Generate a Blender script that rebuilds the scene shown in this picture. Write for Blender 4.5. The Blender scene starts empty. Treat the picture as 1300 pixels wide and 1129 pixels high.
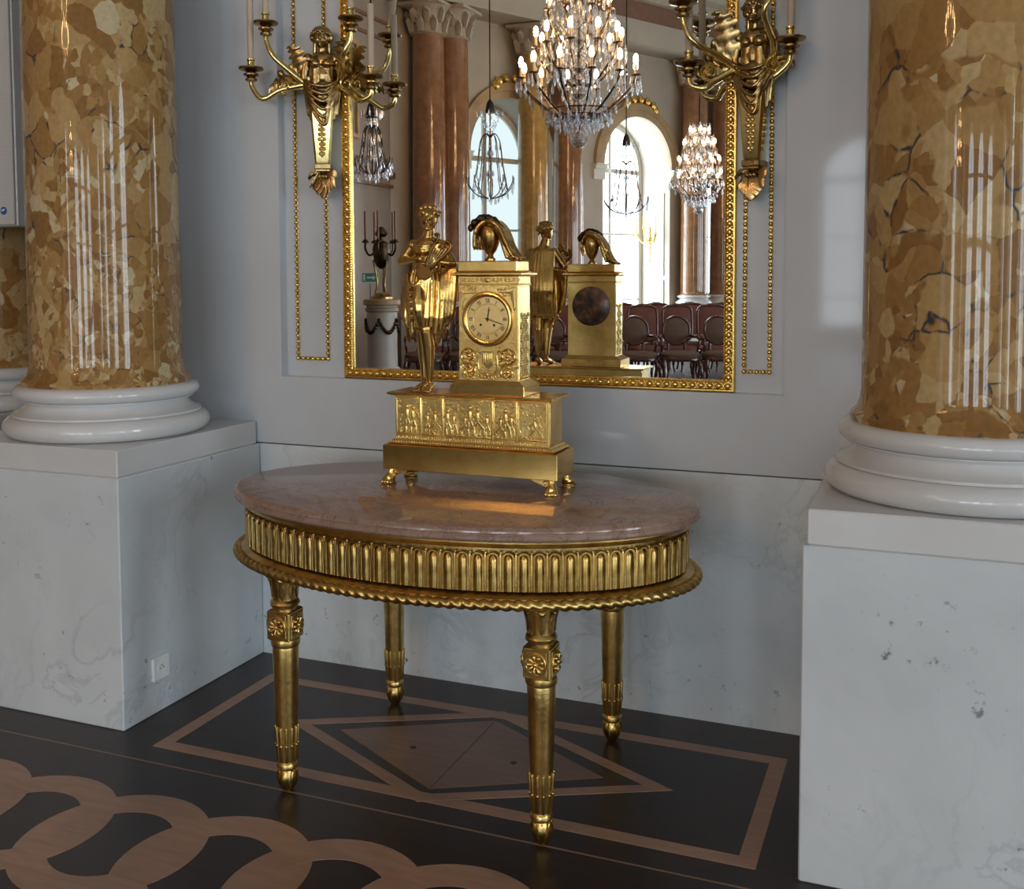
import bpy, bmesh, math, random
from mathutils import Vector, Matrix
PI = math.pi
S = bpy.context.scene
COL = S.collection
random.seed(4)

# ------------------------------------------------------------------ camera
F_PX, CX, CY = 1322.0, 650.0, 429.4
YAW, PITCH, ROLL, CAM_D, CAM_H = 0.3808, 0.0596, -0.0035, 3.6474, 1.6
cd = bpy.data.cameras.new('camera'); cam = bpy.data.objects.new('camera', cd); COL.objects.link(cam)
cd.sensor_fit = 'HORIZONTAL'; cd.sensor_width = 36.0; cd.lens = 36.0 * F_PX / 1300.0
cd.shift_x = 0.0; cd.shift_y = -(564.5 - CY) / 1300.0
cd.clip_start = 0.05; cd.clip_end = 200
fw = Vector((-math.sin(YAW) * math.cos(PITCH), math.cos(YAW) * math.cos(PITCH), -math.sin(PITCH)))
rt = Vector((math.cos(YAW), math.sin(YAW), 0)); up = rt.cross(fw)
r2 = rt * math.cos(ROLL) + up * math.sin(ROLL); u2 = up * math.cos(ROLL) - rt * math.sin(ROLL)
cam.matrix_world = Matrix(((r2.x, u2.x, -fw.x, 0), (r2.y, u2.y, -fw.y, -CAM_D), (r2.z, u2.z, -fw.z, CAM_H), (0, 0, 0, 1)))
S.camera = cam
# ------------------------------------------------------------------ world and exposure
w = bpy.data.worlds.new('world'); S.world = w; w.use_nodes = True
w.node_tree.nodes['Background'].inputs[0].default_value = (0.80, 0.88, 1.0, 1)
w.node_tree.nodes['Background'].inputs[1].default_value = 1.0
SKY = 9.5            # radiance of the overcast sky in the window panes
S.view_settings.view_transform = 'Standard'; S.view_settings.look = 'None'
S.view_settings.exposure = 0.24; S.view_settings.gamma = 1.0
S.view_settings.use_curve_mapping = False
S.cycles.max_bounces = 10; S.cycles.diffuse_bounces = 5; S.cycles.glossy_bounces = 6
S.cycles.transparent_max_bounces = 24
S.cycles.sample_clamp_indirect = 6.0
S.cycles.use_denoising = True

# ------------------------------------------------------------------ mesh helpers
class MB:
    """collects vertices and faces; xf maps every vertex on its way in"""
    def __init__(s, xf=None):
        s.v = []; s.f = []; s.xf = xf
    def add(s, vs, fs):
        o = len(s.v)
        s.v += [tuple(s.xf(q)) if s.xf else tuple(q) for q in vs]
        s.f += [tuple(i + o for i in f) for f in fs]
        return s
    def box(s, c, d, rz=0.0, bev=0.0):
        hx, hy, hz = d[0] / 2, d[1] / 2, d[2] / 2
        ca, sa = math.cos(rz), math.sin(rz)
        def T(x, y, z): return (c[0] + x * ca - y * sa, c[1] + x * sa + y * ca, c[2] + z)
        b = min(bev, hx * .9, hy * .9, hz * .9)
        if b <= 0:
            vs = [T(x, y, z) for z in (-hz, hz) for x, y in ((-hx, -hy), (hx, -hy), (hx, hy), (-hx, hy))]
            return s.add(vs, [(3, 2, 1, 0), (4, 5, 6, 7), (0, 1, 5, 4), (1, 2, 6, 5), (2, 3, 7, 6), (3, 0, 4, 7)])
        def ring(hx, hy, b, z):
            return [T(x, y, z) for x, y in ((-hx + b, -hy), (hx - b, -hy), (hx, -hy + b), (hx, hy - b), (hx - b, hy), (-hx + b, hy), (-hx, hy - b), (-hx, -hy + b))]
        rings = [ring(hx - b, hy - b, b * .6, -hz), ring(hx, hy, b, -hz + b), ring(hx, hy, b, hz - b), ring(hx - b, hy - b, b * .6, hz)]
        return s.loft(rings)
    def loft(s, rings, cap=True, closed=False, wrap=True):
        n = len(rings[0]); vs = [q for r in rings for q in r]; fs = []
        m = len(rings)
        for i in range(m if closed else m - 1):
            a, b = i * n, ((i + 1) % m) * n
            for j in range(n if wrap else n - 1):
                k = (j + 1) % n
                fs.append((a + j, a + k, b + k, b + j))
        if cap and not closed:
            fs.append(tuple(reversed(range(n)))); fs.append(tuple(range((m - 1) * n, m * n)))
        return s.add(vs, fs)
    def lathe(s, prof, c=(0, 0, 0), n=24, a=0.0, b=0.0, cap=True):
        return s.loft([[(c[0] + (a + r) * math.cos(2 * PI * j / n), c[1] + (b + r) * math.sin(2 * PI * j / n), c[2] + z) for j in range(n)] for r, z in prof], cap)
    def tube(s, path, rad, n=8, cap=True, closed=False, flat=1.0):
        P = [Vector(q) for q in path]; m = len(P); rings = []
        R = rad if isinstance(rad, (list, tuple)) else [rad] * m
        nrm = None
        for i in range(m):
            if closed: t = P[(i + 1) % m] - P[i - 1]
            else: t = P[min(i + 1, m - 1)] - P[max(i - 1, 0)]
            if t.length < 1e-9: t = Vector((0, 0, 1))
            t.normalize()
            if nrm is None:
                nrm = t.orthogonal().normalized()
                if abs(t.y) < .9: nrm = (Vector((0, 1, 0)) - t * t.y).normalized()
            else:
                nrm = nrm - t * nrm.dot(t)
                nrm = nrm.normalized() if nrm.length > 1e-6 else t.orthogonal().normalized()
            bi = t.cross(nrm)
            rings.append([P[i] + nrm * (R[i] * flat * math.cos(2 * PI * j / n)) + bi * (R[i] * math.sin(2 * PI * j / n)) for j in range(n)])
        return s.loft(rings, cap, closed)
    def ball(s, c, r, n=10, m=6, rot=None):
        if not isinstance(r, (tuple, list)): r = (r, r, r)
        rings = []
        M = rot
        for i in range(m + 1):
            ph = PI * (i / m) if 0 < i < m else (0.02 if i == 0 else PI - .02)
            rg = []
            for j in range(n):
                q = Vector((r[0] * math.sin(ph) * math.cos(2 * PI * j / n), r[1] * math.sin(ph) * math.sin(2 * PI * j / n), -r[2] * math.cos(ph)))
                if M: q = M @ q
                rg.append(Vector(c) + q)
            rings.append(rg)
        return s.loft(rings)
    def cap(s, p0, r0, p1, r1, n=16):
        p0, p1 = Vector(p0), Vector(p1); t = (p1 - p0)
        L = t.length; t = t / L if L > 1e-9 else Vector((0, 0, 1))
        a = t.orthogonal().normalized(); b = t.cross(a); rings = []
        for c, r, angs in ((p0, r0, (-88, -60, -30, 0)), (p1, r1, (0, 30, 60, 88))):
            for g in angs:
                g = math.radians(g)
                rings.append([c + t * (r * math.sin(g)) + (a * math.cos(2 * PI * j / n) + b * math.sin(2 * PI * j / n)) * (r * math.cos(g)) for j in range(n)])
        return s.loft(rings)
    def prism(s, poly, d0, d1, ax=1):
        """polygon in the two other axes, extruded along axis ax"""
        def P(p, d): return (d, p[0], p[1]) if ax == 0 else ((p[0], d, p[1]) if ax == 1 else (p[0], p[1], d))
        return s.loft([[P(p, d0) for p in poly], [P(p, d1) for p in poly]])

ORG = {}
def mesh_of(mb, name, off=(0, 0, 0), smooth=None):
    me = bpy.data.meshes.new(name)
    me.from_pydata([(q[0] - off[0], q[1] - off[1], q[2] - off[2]) for q in mb.v], [], mb.f)
    b = bmesh.new(); b.from_mesh(me); bmesh.ops.recalc_face_normals(b, faces=b.faces); b.to_mesh(me); b.free()
    if smooth is not None:
        me.shade_smooth()
        if smooth < 180: me.set_sharp_from_angle(angle=math.radians(smooth))
    return me
def obj(name, mb, mat, parent=None, smooth=35, kind=None, label=None):
    """link what mb holds (world coordinates) as one mesh object, under parent"""
    off = ORG.get(parent.name, (0, 0, 0)) if parent else (0, 0, 0)
    me = mesh_of(mb, name, off, smooth); me.materials.append(mat)
    o = bpy.data.objects.new(name, me); COL.objects.link(o)
    if parent: o.parent = parent
    ORG[o.name] = off
    if kind: o['kind'] = kind
    if label: o['label'] = label
    return o
def tag(o, label, cat, group=None):
    o['label'] = label; o['category'] = cat
    if group: o['group'] = group
    return o
def thing(name, label, cat, loc=(0, 0, 0), group=None):
    o = bpy.data.objects.new(name, None); COL.objects.link(o); o.location = loc
    o.empty_display_size = .05; ORG[o.name] = tuple(loc)
    return tag(o, label, cat, group)
def struct(o): o['kind'] = 'structure'; return o
def copy_tree(o, parent=None):
    c = o.copy(); COL.objects.link(c)
    if parent: c.parent = parent
    for ch in list(o.children): copy_tree(ch, c)
    ORG[c.name] = tuple(c.location) if not parent else (0, 0, 0)
    return c
def sculpt(name, mb, mat, parent, voxel, it=4, fac=.5):
    """fuse the overlapping volumes of mb into one continuous skin"""
    me = mesh_of(mb, name); t = bpy.data.objects.new('tmp', me); COL.objects.link(t)
    r = t.modifiers.new('r', 'REMESH'); r.mode = 'VOXEL'; r.voxel_size = voxel; r.use_smooth_shade = True
    sm = t.modifiers.new('s', 'SMOOTH'); sm.iterations = it; sm.factor = fac
    dg = bpy.context.evaluated_depsgraph_get()
    m2 = bpy.data.meshes.new_from_object(t.evaluated_get(dg), depsgraph=dg)
    bpy.data.objects.remove(t); bpy.data.meshes.remove(me)
    off = ORG.get(parent.name, (0, 0, 0)) if parent else (0, 0, 0)
    m2.transform(Matrix.Translation((-off[0], -off[1], -off[2]))); m2.shade_smooth()
    m2.materials.clear(); m2.materials.append(mat); m2.name = name
    o = bpy.data.objects.new(name, m2); COL.objects.link(o)
    if parent: o.parent = parent
    ORG[o.name] = off
    return o

# ------------------------------------------------------------------ materials
def mat_new(name):
    m = bpy.data.materials.new(name); m.use_nodes = True
    nt = m.node_tree; return m, nt, nt.nodes['Principled BSDF']
def N(nt, t, **kw):
    n = nt.nodes.new(t)
    for k, v in kw.items():
        if k.startswith('i_'): n.inputs[k[2:].replace('_', ' ')].default_value = v
        else: setattr(n, k, v)
    return n
def ramp(nt, fac, stops, interp='LINEAR'):
    r = nt.nodes.new('ShaderNodeValToRGB'); r.color_ramp.interpolation = interp
    e = r.color_ramp.elements
    while len(e) < len(stops): e.new(.5)
    for k, (p, c) in enumerate(stops):
        e[k].position = p; e[k].color = (*c, 1) if len(c) == 3 else c
    nt.links.new(fac, r.inputs[0]); return r.outputs[0]
def coords(nt, scale=(1, 1, 1)):
    tc = nt.nodes.new('ShaderNodeTexCoord'); mp = nt.nodes.new('ShaderNodeMapping')
    mp.inputs['Scale'].default_value = scale
    nt.links.new(tc.outputs['Object'], mp.inputs[0]); return mp.outputs[0]
def noise(nt, vec, scale, detail=3, rough=.5, dist=0.0):
    n = N(nt, 'ShaderNodeTexNoise'); n.inputs['Scale'].default_value = scale; n.inputs['Detail'].default_value = detail
    n.inputs['Roughness'].default_value = rough; n.inputs['Distortion'].default_value = dist
    nt.links.new(vec, n.inputs['Vector']); return n
def mix(nt, a, b, fac, mode='MIX'):
    m = nt.nodes.new('ShaderNodeMix'); m.data_type = 'RGBA'; m.blend_type = mode
    for sock, v in ((m.inputs[6], a), (m.inputs[7], b), (m.inputs[0], fac)):
        if hasattr(v, 'is_output'): nt.links.new(v, sock)
        else: sock.default_value = v if isinstance(v, (int, float)) else (*v, 1)
    return m.outputs[2]
def bump(nt, bs, h, strength=.2, dist=.01):
    b = nt.nodes.new('ShaderNodeBump'); b.inputs['Strength'].default_value = strength; b.inputs['Distance'].default_value = dist
    nt.links.new(h, b.inputs['Height']); nt.links.new(b.outputs[0], bs.inputs['Normal'])
def plain(name, col, rough=.5, metal=0.0, var=.12, scale=12, coat=0.0, spec=.5, bmp=0.0):
    m, nt, bs = mat_new(name); v = coords(nt)
    n = noise(nt, v, scale, 4, .6)
    c = ramp(nt, n.outputs[0], [(.3, tuple(x * (1 - var) for x in col)), (.7, tuple(min(1, x * (1 + var)) for x in col))])
    nt.links.new(c, bs.inputs['Base Color'])
    bs.inputs['Roughness'].default_value = rough; bs.inputs['Metallic'].default_value = metal
    bs.inputs['Specular IOR Level'].default_value = spec
    bs.inputs['Coat Weight'].default_value = coat; bs.inputs['Coat Roughness'].default_value = .05
    if bmp: bump(nt, bs, n.outputs[0], bmp, .004)
    return m
def metal(name, col, col2, rough, bscale=90, bmp=.15, var_scale=9):
    m, nt, bs = mat_new(name); v = coords(nt)
    n = noise(nt, v, var_scale, 5, .65)
    nt.links.new(ramp(nt, n.outputs[0], [(.32, col2), (.62, col)]), bs.inputs['Base Color'])
    bs.inputs['Metallic'].default_value = 1.0
    rr = nt.nodes.new('ShaderNodeMapRange'); rr.inputs[3].default_value = rough * 1.35; rr.inputs[4].default_value = rough * .75
    nt.links.new(n.outputs[0], rr.inputs[0]); nt.links.new(rr.outputs[0], bs.inputs['Roughness'])
    if bmp: bump(nt, bs, noise(nt, v, bscale, 2).outputs[0], bmp, .003)
    return m
def emitter(name, col, strength):
    m = bpy.data.materials.new(name); m.use_nodes = True; nt = m.node_tree
    nt.nodes.remove(nt.nodes['Principled BSDF'])
    e = N(nt, 'ShaderNodeEmission'); e.inputs[0].default_value = (*col, 1); e.inputs[1].default_value = strength
    nt.links.new(e.outputs[0], nt.nodes['Material Output'].inputs[0]); return m

def breccia(name, s_low, s_high, zsplit, dark=1.0):
    """yellow scagliola: rounded ochre, tan and pale fragments with dark cracks"""
    m, nt, bs = mat_new(name); v = coords(nt, (1, 1, .8))
    wn = noise(nt, v, 7, 3, .55); wv = nt.nodes.new('ShaderNodeVectorMath'); wv.operation = 'MULTIPLY_ADD'
    wv.inputs[1].default_value = (.09, .09, .09); nt.links.new(wn.outputs['Color'], wv.inputs[0]); nt.links.new(v, wv.inputs[2])
    C = lambda r, g, b: (r * dark, g * dark, b * dark)
    stops = [(0.0, C(.27, .135, .040)), (.20, C(.33, .175, .054)), (.42, C(.39, .225, .078)), (.62, C(.45, .285, .115)), (.80, C(.50, .35, .165)), (.94, C(.56, .45, .27))]
    cols = []; cracks = []
    for sc in (s_low, s_high):
        vo = N(nt, 'ShaderNodeTexVoronoi'); vo.inputs['Scale'].default_value = sc; vo.inputs['Randomness'].default_value = 1
        nt.links.new(wv.outputs[0], vo.inputs['Vector'])
        sp = nt.nodes.new('ShaderNodeSeparateColor'); nt.links.new(vo.outputs['Color'], sp.inputs[0])
        base = ramp(nt, sp.outputs[0], stops, 'CONSTANT')
        fine = N(nt, 'ShaderNodeTexVoronoi'); fine.inputs['Scale'].default_value = sc * 2.6
        nt.links.new(wv.outputs[0], fine.inputs['Vector'])
        sf = nt.nodes.new('ShaderNodeSeparateColor'); nt.links.new(fine.outputs['Color'], sf.inputs[0])
        small = ramp(nt, sf.outputs[1], stops, 'CONSTANT')
        sel = ramp(nt, noise(nt, v, sc * .55, 2).outputs[0], [(.53, (0, 0, 0)), (.55, (1, 1, 1))])
        cols.append(mix(nt, base, small, sel))
        ed = N(nt, 'ShaderNodeTexVoronoi', feature='DISTANCE_TO_EDGE'); ed.inputs['Scale'].default_value = sc
        nt.links.new(wv.outputs[0], ed.inputs['Vector'])
        ck = ramp(nt, ed.outputs['Distance'], [(.008, (1, 1, 1)), (.045, (0, 0, 0))])
        msk = ramp(nt, noise(nt, v, sc * .8, 4, .7).outputs[0], [(.53, (0, 0, 0)), (.60, (1, 1, 1))])
        cracks.append(mix(nt, ck, msk, 1.0, 'MULTIPLY'))
    sep = nt.nodes.new('ShaderNodeSeparateXYZ'); tc = nt.nodes.new('ShaderNodeTexCoord')
    nt.links.new(tc.outputs['Object'], sep.inputs[0])
    mr = nt.nodes.new('ShaderNodeMapRange'); mr.inputs[1].default_value = zsplit - .3; mr.inputs[2].default_value = zsplit + .3
    nt.links.new(sep.outputs[2], mr.inputs[0])
    th = nt.nodes.new('ShaderNodeMath'); th.operation = 'GREATER_THAN'
    nt.links.new(mr.outputs[0], th.inputs[0]); nt.links.new(noise(nt, v, 5, 2).outputs[0], th.inputs[1])
    c = mix(nt, cols[0], cols[1], th.outputs[0]); k = mix(nt, cracks[0], cracks[1], th.outputs[0])
    tint = ramp(nt, noise(nt, v, 60, 3).outputs[0], [(.3, (.86, .86, .86)), (.7, (1.08, 1.08, 1.08))])
    c = mix(nt, c, tint, 1.0, 'MULTIPLY')
    c = mix(nt, c, (.045, .042, .045), k)
    nt.links.new(c, bs.inputs['Base Color'])
    bs.inputs['Roughness'].default_value = .3; bs.inputs['Specular IOR Level'].default_value = .08; bs.inputs['Coat Weight'].default_value = .62; bs.inputs['Coat Roughness'].default_value = .012
    bs.inputs['Coat IOR'].default_value = 1.5
    return m
def marble(name, base, vein, scale=2.2, amount=.5, rough=.22, spots=True):
    m, nt, bs = mat_new(name); v = coords(nt)
    big = noise(nt, v, scale, 5, .6, .4)
    c = ramp(nt, big.outputs[0], [(.35, tuple(x * .86 for x in base)), (.65, base)])
    wv = noise(nt, v, scale * 1.3, 8, .62, 1.2)
    ab = nt.nodes.new('ShaderNodeMath'); ab.operation = 'SUBTRACT'; ab.inputs[1].default_value = .5; nt.links.new(wv.outputs[0], ab.inputs[0])
    a2 = nt.nodes.new('ShaderNodeMath'); a2.operation = 'ABSOLUTE'; nt.links.new(ab.outputs[0], a2.inputs[0])
    vm = ramp(nt, a2.outputs[0], [(0.0, (amount,) * 3), (.035, (0, 0, 0))])
    msk = ramp(nt, noise(nt, v, scale * .9, 3).outputs[0], [(.46, (0, 0, 0)), (.62, (1, 1, 1))])
    c = mix(nt, c, vein, mix(nt, vm, msk, 1.0, 'MULTIPLY'))
    if spots:
        sp = ramp(nt, noise(nt, v, scale * 11, 5, .7).outputs[0], [(.615, (0, 0, 0)), (.69, (.95, .95, .95))])
        sm = ramp(nt, noise(nt, v, scale * 1.6, 2).outputs[0], [(.5, (0, 0, 0)), (.62, (1, 1, 1))])
        c = mix(nt, c, vein, mix(nt, sp, sm, 1.0, 'MULTIPLY'))
    nt.links.new(c, bs.inputs['Base Color']); bs.inputs['Roughness'].default_value = rough
    return m

M = {}
M['wall'] = plain('painted_wall', (.58, .605, .64), .40, var=.03, scale=3, coat=.45, spec=.3)
M['dado'] = marble('grey_marble', (.74, .80, .845), (.13, .145, .165), 2.4, .22, .26)
M['pedestal'] = marble('pale_marble', (.70, .74, .77), (.17, .19, .21), 1.8, .22, .22)
M['white_stone'] = plain('white_stone', (.66, .655, .655), .17, var=.03, scale=5, coat=.3)
M['column'] = breccia('yellow_breccia', 20, 11.5, 1.75)
M['column_big'] = breccia('yellow_breccia_coarse', 11.5, 8.5, 1.6)
M['column_far'] = plain('brown_stucco', (.26, .130, .062), .12, var=.25, scale=7, coat=.8)
M['column_yellow'] = plain('yellow_stucco', (.40, .25, .075), .12, var=.25, scale=7, coat=.8)
M['gold'] = metal('polished_gilt', (.83, .57, .20), (.62, .38, .11), .22, 110, .10)
M['gold_flat'] = metal('burnished_gilt', (.88, .60, .20), (.58, .35, .10), .19, 60, .05, 7)
M['gold_relief'] = metal('matt_gilt', (.90, .67, .26), (.60, .39, .12), .30, 160, .30)
M['gold_statue'] = metal('dark_gilt', (.70, .44, .14), (.40, .22, .06), .25, 70, .10)
M['gold_dark'] = metal('brown_gilt', (.30, .155, .05), (.17, .085, .028), .3, 90, .1)
M['gold_table'] = metal('water_gilt', (.74, .52, .18), (.42, .26, .08), .30, 70, .25, 14)
M['gold_frame'] = metal('frame_gilt', (.90, .64, .20), (.66, .42, .10), .25, 100, .15)
M['bronze'] = metal('sconce_bronze', (.47, .325, .14), (.27, .175, .07), .25, 90, .12)
M['brass'] = metal('lemon_gilt', (.90, .74, .33), (.74, .56, .22), .18, 60, .05)
M['dark_metal'] = metal('dark_bronze', (.11, .075, .045), (.05, .035, .025), .35)
M['black'] = plain('blackened_steel', (.012, .011, .010), .35)
M['candle'] = plain('wax', (.55, .44, .33), .5, var=.06)
M['dial'] = metal('dial_gilt', (.86, .66, .30), (.74, .52, .20), .36, 220, .12)
M['cream'] = plain('cream_plaster', (.40, .355, .285), .5, var=.06, scale=2)
M['taupe'] = plain('taupe_plaster', (.29, .245, .205), .45, var=.07, scale=2)
M['frieze'] = plain('brown_frieze', (.20, .10, .062), .4)
M['archivolt'] = plain('tan_stone', (.40, .28, .15), .4, var=.15, scale=4)
M['win_frame'] = plain('window_paint', (.66, .66, .60), .35, var=.03)
M['ceiling'] = plain('ceiling_plaster', (.55, .54, .52), .6, var=.03, scale=1)
M['sky'] = emitter('overcast_sky_pane', (.80, .91, 1.0), SKY)
M['pale_pane'] = emitter('pale_pane_glow', (.78, .92, .95), 1.0)  # emission stands in for daylight on the first window's pale panel
M['flame'] = emitter('bulb_glow', (1.0, .58, .26), 110)
M['plastic'] = plain('white_plastic', (.66, .68, .69), .3, var=.02)
M['socket'] = plain('socket_plastic', (.88, .89, .89), .25, var=.01)
M['exit'] = plain('teal_sign', (.06, .30, .30), .4, var=.05)
M['white'] = plain('white_print', (.72, .78, .76), .4, var=.02)
M['blue'] = plain('blue_badge', (.03, .10, .34), .25, var=.05)
M['seat_cloth'] = plain('taupe_damask', (.135, .085, .062), .75, var=.18, scale=60)
M['red_cloth'] = plain('russet_cloth', (.17, .062, .045), .7, var=.15, scale=40)
M['mahogany'] = plain('mahogany', (.085, .028, .018), .25, var=.3, scale=20, coat=.5)
M['ped_white'] = plain('pedestal_paint', (.50, .48, .45), .3, var=.04)
# perforated speaker grille
m, nt, bs = mat_new('perforated_grille'); M['grille'] = m
tc = nt.nodes.new('ShaderNodeTexCoord'); vo = N(nt, 'ShaderNodeTexVoronoi'); vo.inputs['Scale'].default_value = 130; vo.inputs['Randomness'].default_value = 0
nt.links.new(tc.outputs['Object'], vo.inputs['Vector'])
nt.links.new(ramp(nt, vo.outputs['Distance'], [(.26, (.30, .30, .30)), (.34, (.56, .565, .57))]), bs.inputs['Base Color']); bs.inputs['Roughness'].default_value = .5
# parquet
def wood(name, c0, c1, rough):
    m, nt, bs = mat_new(name); v = coords(nt, (2.2, 14, 14))
    n = noise(nt, v, 3, 6, .6, .5)
    n2 = noise(nt, coords(nt), 2.2, 3)
    c = ramp(nt, n.outputs[0], [(.3, c0), (.7, c1)])
    c = mix(nt, c, ramp(nt, n2.outputs[0], [(.3, (.8, .8, .8)), (.7, (1.15, 1.15, 1.15))]), 1.0, 'MULTIPLY')
    nt.links.new(c, bs.inputs['Base Color']); bs.inputs['Roughness'].default_value = rough
    bump(nt, bs, n.outputs[0], .06, .002); return m
M['floor'] = wood('dark_parquet', (.020, .0115, .0095), (.036, .021, .017), .34)
M['inlay'] = wood('light_inlay', (.33, .19, .125), (.42, .255, .175), .36)
M['inlay_mid'] = wood('mid_inlay', (.21, .118, .080), (.27, .16, .11), .34)
# table marble: pink-brown breccia, red veins
m, nt, bs = mat_new('pink_marble'); M['tabletop'] = m
v = coords(nt); wn = noise(nt, v, 5, 5, .6, 1.0)
c = ramp(nt, wn.outputs[0], [(.28, (.25, .155, .115)), (.45, (.38, .255, .195)), (.6, (.32, .205, .155)), (.75, (.47, .345, .26))])
wv = noise(nt, v, 7, 9, .68, 1.6)
ab = N(nt, 'ShaderNodeMath', operation='SUBTRACT'); ab.inputs[1].default_value = .5; nt.links.new(wv.outputs[0], ab.inputs[0])
a2 = N(nt, 'ShaderNodeMath', operation='ABSOLUTE'); nt.links.new(ab.outputs[0], a2.inputs[0])
c = mix(nt, c, (.15, .045, .042), ramp(nt, a2.outputs[0], [(0, (.6,) * 3), (.022, (0, 0, 0))]))
wh = ramp(nt, noise(nt, v, 9, 5, .6, .8).outputs[0], [(.66, (0, 0, 0)), (.71, (.7,) * 3)])
c = mix(nt, c, (.62, .55, .48), wh)
nt.links.new(c, bs.inputs['Base Color']); bs.inputs['Roughness'].default_value = .10; bs.inputs['Specular IOR Level'].default_value = .45
# mirror and crystal
m, nt, bs = mat_new('silvered_glass'); M['mirror'] = m
bs.inputs['Base Color'].default_value = (.86, .87, .86, 1); bs.inputs['Metallic'].default_value = 1; bs.inputs['Roughness'].default_value = .0
m = bpy.data.materials.new('crystal'); m.use_nodes = True; nt = m.node_tree; M['crystal'] = m
nt.nodes.remove(nt.nodes['Principled BSDF'])
tr = N(nt, 'ShaderNodeBsdfTransparent'); tr.inputs[0].default_value = (.90, .93, .96, 1)
gl = N(nt, 'ShaderNodeBsdfGlossy'); gl.inputs['Color'].default_value = (.95, .97, 1, 1); gl.inputs['Roughness'].default_value = .14
mx = N(nt, 'ShaderNodeMixShader'); lw = N(nt, 'ShaderNodeLayerWeight'); lw.inputs[0].default_value = .55
mr = N(nt, 'ShaderNodeMapRange'); mr.inputs[3].default_value = .30; mr.inputs[4].default_value = .85; nt.links.new(lw.outputs['Facing'], mr.inputs[0]); nt.links.new(mr.outputs[0], mx.inputs[0]); nt.links.new(tr.outputs[0], mx.inputs[1]); nt.links.new(gl.outputs[0], mx.inputs[2])
nt.links.new(mx.outputs[0], nt.nodes['Material Output'].inputs[0])
# painted round miniature on the clock's back
m, nt, bs = mat_new('dark_movement_cover'); M['movement'] = m
v = coords(nt); c = ramp(nt, noise(nt, v, 22, 4, .6).outputs[0], [(.35, (.02, .025, .03)), (.5, (.12, .06, .035)), (.66, (.32, .15, .09))])
nt.links.new(c, bs.inputs['Base Color']); bs.inputs['Roughness'].default_value = .25

# ------------------------------------------------------------------ the hall: shell
MIR = 0.04                                   # plane of the mirror glass
def V(q): return (q[0], 2 * MIR - q[1], q[2])   # a place seen in the mirror -> where it stands in the hall
YB = 2 * MIR - 20.5
fl = MB(); fl.box((0.4, (YB + .6) / 2, -.05), (17.4, -YB + .8, .1))
floor = struct(obj('floor', fl, M['floor'], smooth=None)); floor['label'] = 'dark brown parquet floor with light inlaid bands'
def inlay(name, poly, mat, h=.0012):
    mb = MB(); mb.prism(poly, 0.0, h, 2); return obj(name, mb, mat, floor, None)
def band(p, q, w, h=.0012, e=0.0):
    p, q = Vector(p), Vector(q); t = (q - p).normalized(); n = Vector((-t.y, t.x)) * w / 2
    p = p - t * e; q = q + t * e
    inlay('inlay_strip', [tuple(p - n), tuple(q - n), tuple(q + n), tuple(p + n)], M['inlay'], h)
X0, X1, Y0, Y1, BW = -2.435, -.405, -.885, -.195, .052
h = BW / 2
for k, (p, q) in enumerate((((X0, Y0 + h), (X1, Y0 + h)), ((X0, Y1 - h), (X1, Y1 - h)), ((X0 + h, Y0 + BW), (X0 + h, Y1 - BW)), ((X1 - h, Y0 + BW), (X1 - h, Y1 - BW)))):
    band(p, q, BW)
RC = Vector((-1.42, -.54))
rh = [Vector((-.70, 0)), Vector((0, .352)), Vector((.71, 0)), Vector((0, -.352))]
ri = [Vector((-.605, 0)), Vector((0, .304)), Vector((.615, 0)), Vector((0, -.304))]
for k in range(4):
    a, b = rh[k], rh[(k + 1) % 4]; c, d = ri[(k + 1) % 4], ri[k]
    inlay('inlay_strip', [tuple(RC + q) for q in (a, b, c, d)], M['inlay'], .0018)
rp = [Vector((-.485, 0)), Vector((0, .268)), Vector((.485, 0)), Vector((0, -.268))]
g = .0015
inlay('inlay_panel', [tuple(RC + q) for q in (rp[0], rp[1] - Vector((g, 0)), rp[3] - Vector((g, 0)))], M['inlay_mid'])
inlay('inlay_panel', [tuple(RC + q) for q in (rp[2], rp[3] + Vector((g, 0)), rp[1] + Vector((g, 0)))], M['inlay_mid'])
for px, py in ((-1.60, -.57), (-1.24, -.55)):
    mb = MB(); mb.lathe([(.011, 0), (.011, .0022), (.008, .0026)], (px, py, 0), 12); obj('floor_plug', mb, M['black'], floor, None)
for k in range(-3, 9):                       # guilloche of overlapping rings
    cx, cy = -2.467 + .345 * k, -1.415; n = 48
    mb = MB(); hh = .0012 + .0004 * (k % 2)
    mb.loft([[(cx + r * math.cos(2 * PI * j / n), cy + r * math.sin(2 * PI * j / n), z) for j in range(n)] for r, z in ((.27, 0), (.27, hh), (.168, hh), (.168, 0))], cap=False, closed=True)
    obj('inlay_ring', mb, M['inlay'], floor, None)
mb = MB(); mb.prism([(-9, -.985), (8, -.985), (8, -.978), (-9, -.978)], 0, .0008, 2); obj('inlay_strip', mb, M['inlay_mid'], floor, None)

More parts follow.
